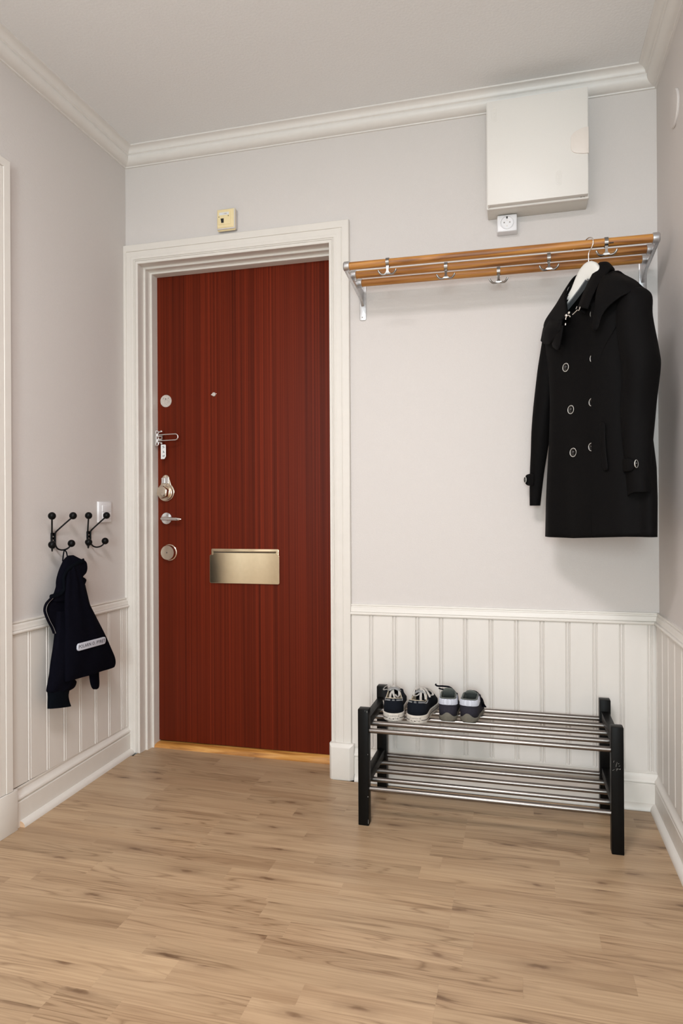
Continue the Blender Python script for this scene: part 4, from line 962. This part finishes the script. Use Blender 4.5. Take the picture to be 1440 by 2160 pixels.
TIP = [((2.1379, 0.4489), (2.1977, 0.441), -1.515, 0.012), ((2.146, 0.4127), (2.1944, 0.4031), -1.515, 0.013), ((2.1514, 0.3855), (2.1971, 0.3743), -1.515, 0.012), ((2.1597, 0.3662), (2.1941, 0.3576), -1.515, 0.010), ((2.1681, 0.3571), (2.1853, 0.3528), -1.515, 0.005)]
TAB = [((2.0913, 0.7775), (2.1102, 0.7724), -1.515, 0.006), ((2.0966, 0.7669), (2.1266, 0.7623), -1.515, 0.006), ((2.1019, 0.7529), (2.1182, 0.7461), -1.515, 0.005)]
loft_lr('hood', HOOD, M['navy'], fa=0.0015, ff=4)
loft_lr('back_panel', BACKP, M['navy'], fa=0.001, ff=4)
loft_lr('front_panel', FRONT, M['navy'], fa=0.0030, ff=4.6, seed=0.4)
loft_lr('sleeve', SLEEVE, M['navy'], fa=0.002, ff=4, seed=1.0)
loft_lr('cuff', CUFF, M['navy_rib'], fa=0.0006, ff=24)
loft_lr('sleeve', TIP, M['navy'], m=20)
loft_lr('collar_tab', TAB, M['navy'], m=16)
BAND = [(-1.5, 2.0924, 0.835), (-1.498, 2.0472, 0.8249), (-1.496, 2.0036, 0.8103), (-1.495, 1.9785, 0.7883), (-1.494, 1.9759, 0.7629), (-1.495, 1.9782, 0.745), (-1.500, 1.9634, 0.7323), (-1.508, 1.9275, 0.7255)]
bs = spline(BAND, 6)
MB().rings([[(p.x + 0.0022 * cos(t), p.y + 0.0030 * cos(t) , p.z + 0.0075 * sin(t)) for t in [2 * pi * k / 10 for k in range(10)]] for p in bs]).build('hood_hem', M['navy_rib'], jk, smooth=True)
ZIP = [(1.9356, 0.7195), (1.9121, 0.7052), (1.9027, 0.6893), (1.9049, 0.6735), (1.9209, 0.6445), (1.9372, 0.6214), (1.9477, 0.6006)]
MB().tube(spline([(-1.508, y + 0.003, z) for y, z in ZIP], 5), 0.0015, 8).build('zip_piping', M['stitch'], jk, smooth=True)
MB().tube(spline([(-1.508, y - 0.004, z + 0.0015) for y, z in ZIP], 5), 0.0042, 8).build('facing_edge', M['navy'], jk, smooth=True)
LP = [(2.0253, 0.8359), (2.0305, 0.8619), (2.0357, 0.8731), (2.0458, 0.8659), (2.0508, 0.8507)]
MB().tube(spline([(-1.535, y, z) for y, z in LP], 5), 0.0022, 8).build('hanging_loop', M['navy_rib'], jk, smooth=True)
# printed reflective tape
lx, (ly0, lz0), (ly1, lz1) = -1.4615, (2.0034, 0.5443), (2.1644, 0.5407)
lx = -1.4625
Lc = Vector((0, (ly0 + ly1) / 2 + .002, (lz0 + lz1) / 2 - 0.0005)); Lu = Vector((0, ly1 - ly0, lz1 - lz0)).normalized(); Lv = Vector((0, 0.05, 1)).normalized()
LL = math.hypot(ly1 - ly0, lz1 - lz0)
def lab(a, b, h): 
    p = Lc + Lu * a + Lv * b; return (lx + h, p.y, p.z)
tp = MB().prism(rrect(-LL / 2, LL / 2, -0.0125, 0.0125, 0.0095, 6), lab, -0.004, 0.0012).build('name_tape', M['reflex'], jk, bevel=0.0004, label='pale printed tape across the hem')
text_mb('POLARN O. PYRET', 0.0165, lambda x, y, h: lab(x, y, 0.0012 + h), 0.0002, spacing=1.12).build('lettering', M['ink'], tp)

# ================================================================== KEY TAG ON THE DOOR GUARD
TX, TZ = -1.4398, 1.2575
kt = MB().prism([(TX - 0.0115, TZ - 0.0300), (TX + 0.0045, TZ - 0.0300), (TX + 0.0115, TZ - 0.0200), (TX + 0.0115, TZ + 0.0270), (TX + 0.0085, TZ + 0.0300), (TX - 0.0115, TZ + 0.0300)], lambda a, b, d: (a, d, b), 2.548, 2.5468).build('key_tag', M['cloth_tag'], None, label='white paper tag with handwritten marks hanging from the door guard', cat='tag', origin=(TX, 2.547, TZ - 0.03))
for ch, dz, rot in (('X', 0.0195, 0.35), ('4', -0.0015, 0.5), ('w', -0.0165, 0.4)):
    text_mb(ch, 0.0160, lambda x, y, h: (TX + 0.001 + x * cos(rot) - y * sin(rot), 2.5467 - h, TZ + dz + x * sin(rot) + y * cos(rot)), 0.0001).build('handwriting', M['ink'], kt)
MB().tube(spline([(TX - 0.006, 2.5475, TZ + 0.0270), (TX - 0.006, 2.5450, TZ + 0.0305), (TX - 0.007, 2.5445, TZ + 0.036), (TX - 0.008, 2.546, TZ + 0.040)], 4), 0.0008, 6).build('string', M['cloth_tag'], kt, smooth=True)

# ================================================================== SHOES ON THE RACK
ZS = 0.2995 + 0.0079            # top of the upper shelf's rods
class Last:
    """plan outline and height curves of one shoe; heel at y = 0, toe at +y"""
    def __init__(s, L, left, right, H, O, hr=0.13, tr=0.20):
        s.L, s.left, s.right, s.H, s.O, s.hr, s.tr = L, left, right, H, O, hr, tr
    def rnd(s, t):
        k = 1.0
        if t < s.hr: k *= math.sqrt(max(0.0, 1 - ((s.hr - t) / s.hr) ** 2))
        if t > 1 - s.tr: k *= math.sqrt(max(0.0, 1 - ((t - 1 + s.tr) / s.tr) ** 2))
        return k
    def xs(s, t, off=0.0):
        k = s.rnd(t); return -(lerp_tab(s.left, t) + off) * k, (lerp_tab(s.right, t) + off) * k
    def outline(s, off=0.0, n=36):
        ts = [0.5 - 0.5 * cos(pi * i / n) for i in range(n + 1)]
        yy = lambda t: -off + (s.L + 2 * off) * t
        R = [(s.xs(t, off)[1], yy(t)) for t in ts]; Lf = [(s.xs(t, off)[0], yy(t)) for t in ts]
        return R[:-1] + Lf[::-1][:-1]          # from the heel centre along the right to the toe and back
    def upper(s, z0, wall=(0.0, 0.35, 0.68, 0.92), lean=(1.0, 1.0, 0.97, 0.86), n=40, t1=1.0, t0=0.0, off=0.0):
        mb = MB(); ts = [0.5 - 0.5 * cos(pi * i / n) for i in range(n + 1)]
        ts = [t for t in ts if t0 <= t <= t1]
        for side in (0, 1):
            rows = []
            for t in ts:
                x = s.xs(t, off)[side]; H = lerp_tab(s.H, t) + off; o = lerp_tab(s.O, t)
                r = []
                for h, l in zip(wall, lean):
                    l2 = l if o > 0.5 else l - 0.16 * (h > 0.5) * (1 - o)
                    r.append((x * l2, s.L * t - off * (1 - 2 * t), z0 + (H - z0) * h))
                r.append((x * o * 0.86, s.L * t - off * (1 - 2 * t), H))
                rows.append(r)
            mb.rings(rows, False, False, False)
        return mb
    def strip(s, z0, hs, t_end, off, wall, lean, n=16, t_start=0.0):
        """band lying on the outside of the upper, from the left side round the heel to the right"""
        ts = [t_start + (t_end - t_start) * i / n for i in range(n + 1)]
        def P(t, side, h, f):
            H = lerp_tab(s.H, t); o = lerp_tab(s.O, t); x = s.xs(t, off * f)[side]
            W_ = list(zip(wall, lean)) + [(1.0, o * 0.86)]
            return (x * lerp_tab(W_, h), s.L * t - off * f * (1 - 2 * t), z0 + (H - z0) * h)
        path = [(t, 0) for t in ts[::-1]] + [(t, 1) for t in ts[1:]]
        return [[P(t, sd, h, f) for t, sd in path] for h, f in hs]
    def rim(s, t0, t1, dz=0.0, n=18, out=0.0):
        ts = [t0 + (t1 - t0) * (i / n) for i in range(n + 1)]
        def P(t, side):
            x = s.xs(t)[side] * lerp_tab(s.O, t) * 0.86 * (1 + out)
            return (x, s.L * t - out * 0.02, lerp_tab(s.H, t) + dz)
        return [P(t, 0) for t in ts[::-1]] + [P(t, 1) for t in ts]

def sole_band(last, par, name, mat, off, z0, ztop, inset=0.002, n=40):
    ol = last.outline(off, n); il = last.outline(off - inset, n); up_ = last.outline(-0.004, n)
    m = len(ol); arc_ = [0.0]
    for i in range(1, m): arc_.append(arc_[-1] + math.hypot(ol[i][0] - ol[i - 1][0], ol[i][1] - ol[i - 1][1]))
    tot = arc_[-1]; sd = [min(a, tot - a) for a in arc_]
    zt = [ztop(d) for d in sd]
    rs = [[(x, y, z0) for x, y in il], [(x, y, z0 + 0.003) for x, y in ol], [(x, y, zt[i] - 0.002) for i, (x, y) in enumerate(ol)], [(x * .5 + ol[i][0] * .5, y * .5 + ol[i][1] * .5, zt[i]) for i, (x, y) in enumerate(up_)], [(x, y, zt[i] - 0.001) for i, (x, y) in enumerate(up_)]]
    return MB().rings(rs, True, True).build(name, mat, par, smooth=True, local=True, angle=50)

def flat_lace(name, pts, par, w=0.0032, h=0.0011, mat=None):
    ps = spline(pts, 6); rs = []
    for i, p in enumerate(ps):
        t = (ps[min(i + 1, len(ps) - 1)] - ps[max(i - 1, 0)]).normalized()
        a = t.cross(Vector((0, 0, 1)));
        a = a.normalized() if a.length > 1e-4 else Vector((1, 0, 0)); b = a.cross(t)
        rs.append([p + a * w * cos(q) + b * h * sin(q) for q in [2 * pi * k / 8 for k in range(8)]])
    return MB().rings(rs).build(name, mat or M['lace'], par, smooth=True, local=True)

SN = Last(0.236, [(0, .031), (.15, .0325), (.40, .031), (.70, .040), (1, .036)], [(0, .031), (.15, .0325), (.40, .030), (.70, .041), (1, .034)],
          [(0, .0750), (.06, .0720), (.17, .0620), (.26, .0610), (.40, .0740), (.50, .0800), (.60, .0700), (.75, .0560), (.88, .0470), (1, .0400)],
          [(0, .93), (.28, .93), (.36, .84), (.50, .50), (.60, .34), (.64, 0.0), (1, 0.0)])
def sneaker(loc, rz, label, lefty):
    t = thing('sneaker', loc, rz, label, 'shoe', 'pair of navy canvas sneakers on the rack')
    z0 = 0.0255
    sl = sole_band(SN, t, 'sole', M['rubber'], 0.0030, 0.0, lambda d: 0.0270 - 0.002 * cl((d - .05) / .1))
    # dark stripe round the sole, broken at the heel label
    ol = SN.outline(0.0033, 40); m = len(ol)
    seg = [(x, y) for x, y in ol[1:] if not (abs(x) < 0.0165 and y < 0.02)]
    MB().tube([(x, y, 0.0108) for x, y in seg], 0.0009, 6).build('stripe', M['stripe'], sl, local=True, smooth=True)
    MB().tube([(x, y, 0.0225) for x, y in ol[1:]], 0.0005, 5).build('upper_line', M['rubber'], sl, local=True, smooth=True)
    # heel licence plate with lettering, bent round the heel
    hx = [p for p in ol]
    def heel(a, b, h):
        best = None; acc = 0.0; sg = 1 if a >= 0 else -1
        seq = [(0.0, ol[0][1])] + [(sg * abs(x), y) for x, y in ol[1:20]]
        for p, q in zip(seq, seq[1:]):
            d = math.hypot(q[0] - p[0], q[1] - p[1])
            if acc + d >= abs(a):
                f = (abs(a) - acc) / d; x = p[0] + (q[0] - p[0]) * f; y = p[1] + (q[1] - p[1]) * f
                nx, ny = (q[1] - p[1]) / d * sg, -(q[0] - p[0]) / d * sg
                return (x + nx * h, y + ny * h, b)
            acc += d
        return (a, 0.0, b)
    g = [[heel(-0.0165 + 0.033 * i / 12, zz, hh) for i in range(13)] for zz, hh in ((0.0025, 0.0), (0.0030, 0.0012), (0.0215, 0.0012), (0.0220, 0.0))]
    mbp = MB(); mbp.add([p for r in g for p in r], [(i * 13 + j, i * 13 + j + 1, (i + 1) * 13 + j + 1, (i + 1) * 13 + j) for i in range(3) for j in range(12)])
    lpz = mbp.build('heel_label', M['rubber'], sl, smooth=True, local=True)
    # third level is full: lettering belongs to the shoe itself
    text_mb('CONVERSE', 0.0064, lambda x, y, h: heel(x, 0.0172 + y - 0.000004 / 1e-3 * x * x, 0.0013 + h), 0.0001, spacing=1.22).build('lettering', M['stripe'], t, local=True)
    text_mb('ALL', 0.0100, lambda x, y, h: heel(-0.0092 + x * .74, 0.0085 + y, 0.0013 + h), 0.0001).build('lettering', M['stripe'], t, local=True)
    text_mb('STAR', 0.0100, lambda x, y, h: heel(0.0098 + x * .58, 0.0085 + y, 0.0013 + h), 0.0001).build('lettering', M['stripe'], t, local=True)
    st = [(0.0034 * (1 if k % 2 == 0 else 0.42) * sin(k * pi / 5), 0.0034 * (1 if k % 2 == 0 else 0.42) * cos(k * pi / 5)) for k in range(10)]
    MB().rings([[heel(a - 0.0004, 0.0085 + b, 0.0012) for a, b in st], [heel(a - 0.0004, 0.0085 + b, 0.0016) for a, b in st]]).build('star', M['stripe'], t, local=True)
    up_ = SN.upper(z0).build('upper', M['canvas'], t, smooth=True, local=True, solid=0.0024, angle=70)
    MB().tube(SN.rim(0.0, 0.60, 0.0008), 0.0013, 8).build('piping', M['piping'], up_, smooth=True, local=True)
    SW, SL = (0.0, 0.35, 0.68, 0.92), (1.0, 1.0, 0.97, 0.86)
    for h in (0.93, 0.87):
        MB().tube(SN.strip(z0, [(h, 1.0)], 0.30, 0.0016, SW, SL)[0], 0.0006, 6).build('stitching', M['stitch'], up_, smooth=True, local=True)
    il = SN.outline(-0.004, 30)
    MB().rings([[(x, y, 0.024) for x, y in il], [(x, y, 0.0300) for x, y in il]]).build('insole', M['lining'], t, local=True)
    # inner lining just inside the collar
    lin = []
    for dz, k in ((0.0, .955), (-0.012, .965), (-0.026, .97)):
        lin.append([(x * k, 0.002 + y, z + dz) for x, y, z in SN.rim(0.01, 0.42, -0.0005)])
    MB().rings(lin, False, False, False).build('lining', M['piping'], t, smooth=True, local=True)
    # toe cap
    SN.upper(0.018, off=0.0018, t0=0.80).build('toe_cap', M['rubber'], t, smooth=True, local=True, angle=70)
    # tongue
    g = []
    for q, (y, z, w) in enumerate(((0.150, 0.0640, .017), (0.128, 0.0760, .020), (0.106, 0.0850, .0215), (0.088, 0.0885, .0215), (0.078, 0.0840, .018))):
        g.append([(w * s * 1.0, y, z - 0.010 * s * s + (0.002 if lefty else 0)) for s in (-1, -.5, 0, .5, 1)])
    vs = [p for r in g for p in r]; fs = [(i * 5 + j, i * 5 + j + 1, (i + 1) * 5 + j + 1, (i + 1) * 5 + j) for i in range(4) for j in range(4)]
    MB().add(vs, fs).build('tongue', M['lining'], t, smooth=True, local=True, solid=0.004, subd=1)
    for i in range(5):
        y = 0.096 + 0.0125 * i; tt = y / SN.L
        x = abs(SN.xs(tt)[1]) * lerp_tab(SN.O, tt) * .86 + 0.004; z = lerp_tab(SN.H, tt) + 0.003
        flat_lace('lace', [(-x, y + 0.002, z - 0.002), (-x * .4, y, z + 0.005), (x * .4, y, z + 0.005), (x, y + 0.002, z - 0.002)], t)
    if lefty:
        bow = [[(0.0, .098, .086), (-.014, .104, .092), (-.030, .110, .086), (-.038, .114, .074), (-.026, .110, .076), (-.006, .102, .083)],
               [(0.0, .098, .086), (.010, .088, .086), (.018, .080, .074), (.014, .076, .060), (.004, .084, .066)],
               [(0.0, .098, .087), (-.004, .084, .080), (.002, .070, .060), (.012, .060, .046)],
               [(-.004, .090, .084), (-.012, .078, .068), (-.012, .062, .050), (-.002, .056, .044)]]
    else:
        bow = [[(0.0, .100, .088), (-.012, .094, .094), (-.022, .086, .084), (-.020, .078, .070), (-.008, .082, .072), (0.0, .094, .084)],
               [(0.0, .100, .089), (.012, .104, .093), (.028, .112, .086), (.038, .110, .070), (.028, .102, .070), (.008, .098, .083)],
               [(0.002, .100, .090), (.014, .094, .092), (.026, .088, .080), (.034, .080, .068)],
               [(0.002, .100, .090), (.010, .090, .088), (.018, .078, .074), (.022, .068, .062)],
               [(0.0, .100, .090), (.002, .086, .086), (.004, .070, .068), (.006, .062, .058)],
               [(-.004, .104, .090), (.004, .116, .092), (.016, .128, .083), (.026, .134, .070)]]
    for b in bow: flat_lace('lace', b, t, 0.0040, 0.0014)
    MB().sphere((0.0, .099, .089), .0062, 14, 10, (1, 1, .8)).build('knot', M['lace'], t, smooth=True, local=True)
    return t
sneaker((-0.4105, 2.2160, ZS), radians(8.5), 'navy canvas sneaker nearest the left rack post, laces fallen inside', True)
sneaker((-0.3365, 2.2080, ZS), radians(-3.5), 'navy canvas sneaker with a loose white bow, beside the velcro shoes', False)

KS = Last(0.160, [(0, .0270), (.15, .0285), (.40, .0275), (.70, .0330), (1, .030)], [(0, .0270), (.15, .0285), (.40, .0275), (.70, .0335), (1, .030)],
          [(0, .0745), (.08, .0720), (.20, .0720), (.34, .0790), (.50, .0780), (.62, .0640), (.78, .0490), (.90, .0410), (1, .034)],
          [(0, .97), (.38, .98), (.48, .70), (.55, .40), (.60, 0.0), (1, 0.0)], hr=0.17, tr=0.26)
def velcro_shoe(loc, rz, label, opened):
    t = thing('velcro_shoe', loc, rz, label, 'shoe', 'pair of small velcro shoes on the rack')
    sole_band(KS, t, 'sole', M['sole_grey'], 0.0018, 0.0, lambda d: 0.0150 + 0.0155 * math.exp(-(d / 0.0150) ** 2) + 0.004 * cl((d - .09) / .05), n=56)
    up_ = KS.upper(0.012, lean=(0.96, 1.03, 1.02, 0.95)).build('upper', M['suede'], t, smooth=True, local=True, solid=0.003, angle=70)
    # pale mesh band under the collar
    KW, KL = (0.0, 0.35, 0.68, 0.92), (0.96, 1.03, 1.02, 0.95)
    MB().rings(KS.strip(0.012, [(0.66, .6), (0.68, 1.0), (0.80, 1.1), (0.92, 1.1), (0.985, .9)], 0.35, 0.0032, KW, KL), False, False, False).build('mesh_band', M['mesh_band'], t, smooth=True, local=True)
    MB().tube(KS.strip(0.012, [(0.635, 1.0)], 0.34, 0.0022, KW, KL)[0], 0.0010, 6).build('stitching', M['suede'], up_, smooth=True, local=True)
    MB().tube([(x * 1.03, y + 0.0015, z - 0.0005) for x, y, z in KS.rim(0.0, 0.46, 0.0)], 0.0030, 10).build('padded_collar', M['knit'], t, smooth=True, local=True)
    lin = [[(x * k, y + 0.003, z + dz) for x, y, z in KS.rim(0.01, 0.46, 0.0)] for dz, k in ((0.0, .95), (-0.02, .97), (-0.036, .97))]
    MB().rings(lin, False, False, False).build('lining', M['knit'], t, smooth=True, local=True)
    il = KS.outline(-0.004, 30)
    MB().rings([[(x, y, 0.014) for x, y in il], [(x, y, 0.0200) for x, y in il]]).build('insole', M['knit'], t, local=True)
    # broad padded tongue standing up
    tg = [(0.100, 0.044, .021, .005), (0.090, 0.056, .0240, .006), (0.080, 0.068, .0250, .007), (0.072, 0.0775, .0243, .007), (0.066, 0.0850, .0224, .0065), (0.062, 0.0905, .0190, .0055), (0.059, 0.0945, .0138, .0045), (0.058, 0.0958, .0070, .003)]
    if not opened: tg = [(y, z - 0.004 * (z > .08), w, d) for y, z, w, d in tg]
    MB().rings([[(w * cos(q) * (1 if abs(cos(q)) < .9 else 1), y + d * sin(q) + 0.30 * (w * cos(q)) ** 2 / .0235, z - 0.25 * (w * cos(q)) ** 2 / .0235) for q in [2 * pi * k / 24 for k in range(24)]] for y, z, w, d in tg]).build('tongue', M['knit'], t, smooth=True, local=True, angle=80)
    if opened:
        for pts, w in (([(.020, .100, .068), (.006, .092, .088), (-.018, .086, .093), (-.040, .082, .094), (-.047, .082, .100)], .0105), ([(.012, .110, .062), (-.010, .104, .076), (-.028, .100, .079), (-.037, .100, .082)], .0080)):
            flat_lace('strap', pts, t, w, 0.0016, M['navy'])
    else:
        for y in (0.082, 0.104):
            tt = y / KS.L; x = KS.xs(tt)[1]; z = lerp_tab(KS.H, tt)
            flat_lace('strap', [(-x * .9, y, z * .72), (-x * .55, y, z + .002), (x * .3, y, z + .006), (x * .90, y, z - .008), (x * 1.10, y + .001, z * .62), (x * 1.14, y + .002, z * .42)], t, .0085, 0.0016, M['navy'])
        MB().tube([(KS.xs(.42)[1] * 1.045, .060 + 0.001 * k, 0.052 - .0016 * k) for k in range(12)], 0.0006, 6).build('stitching', M['stitch'], up_, smooth=True, local=True)
    return t
velcro_shoe((-0.2365, 2.2590, ZS), radians(2.0), 'small dark velcro shoe with its straps hanging open to the left', True)
velcro_shoe((-0.1705, 2.2610, ZS), radians(-6.0), 'small dark velcro shoe with straps closed, rightmost on the rack', False)
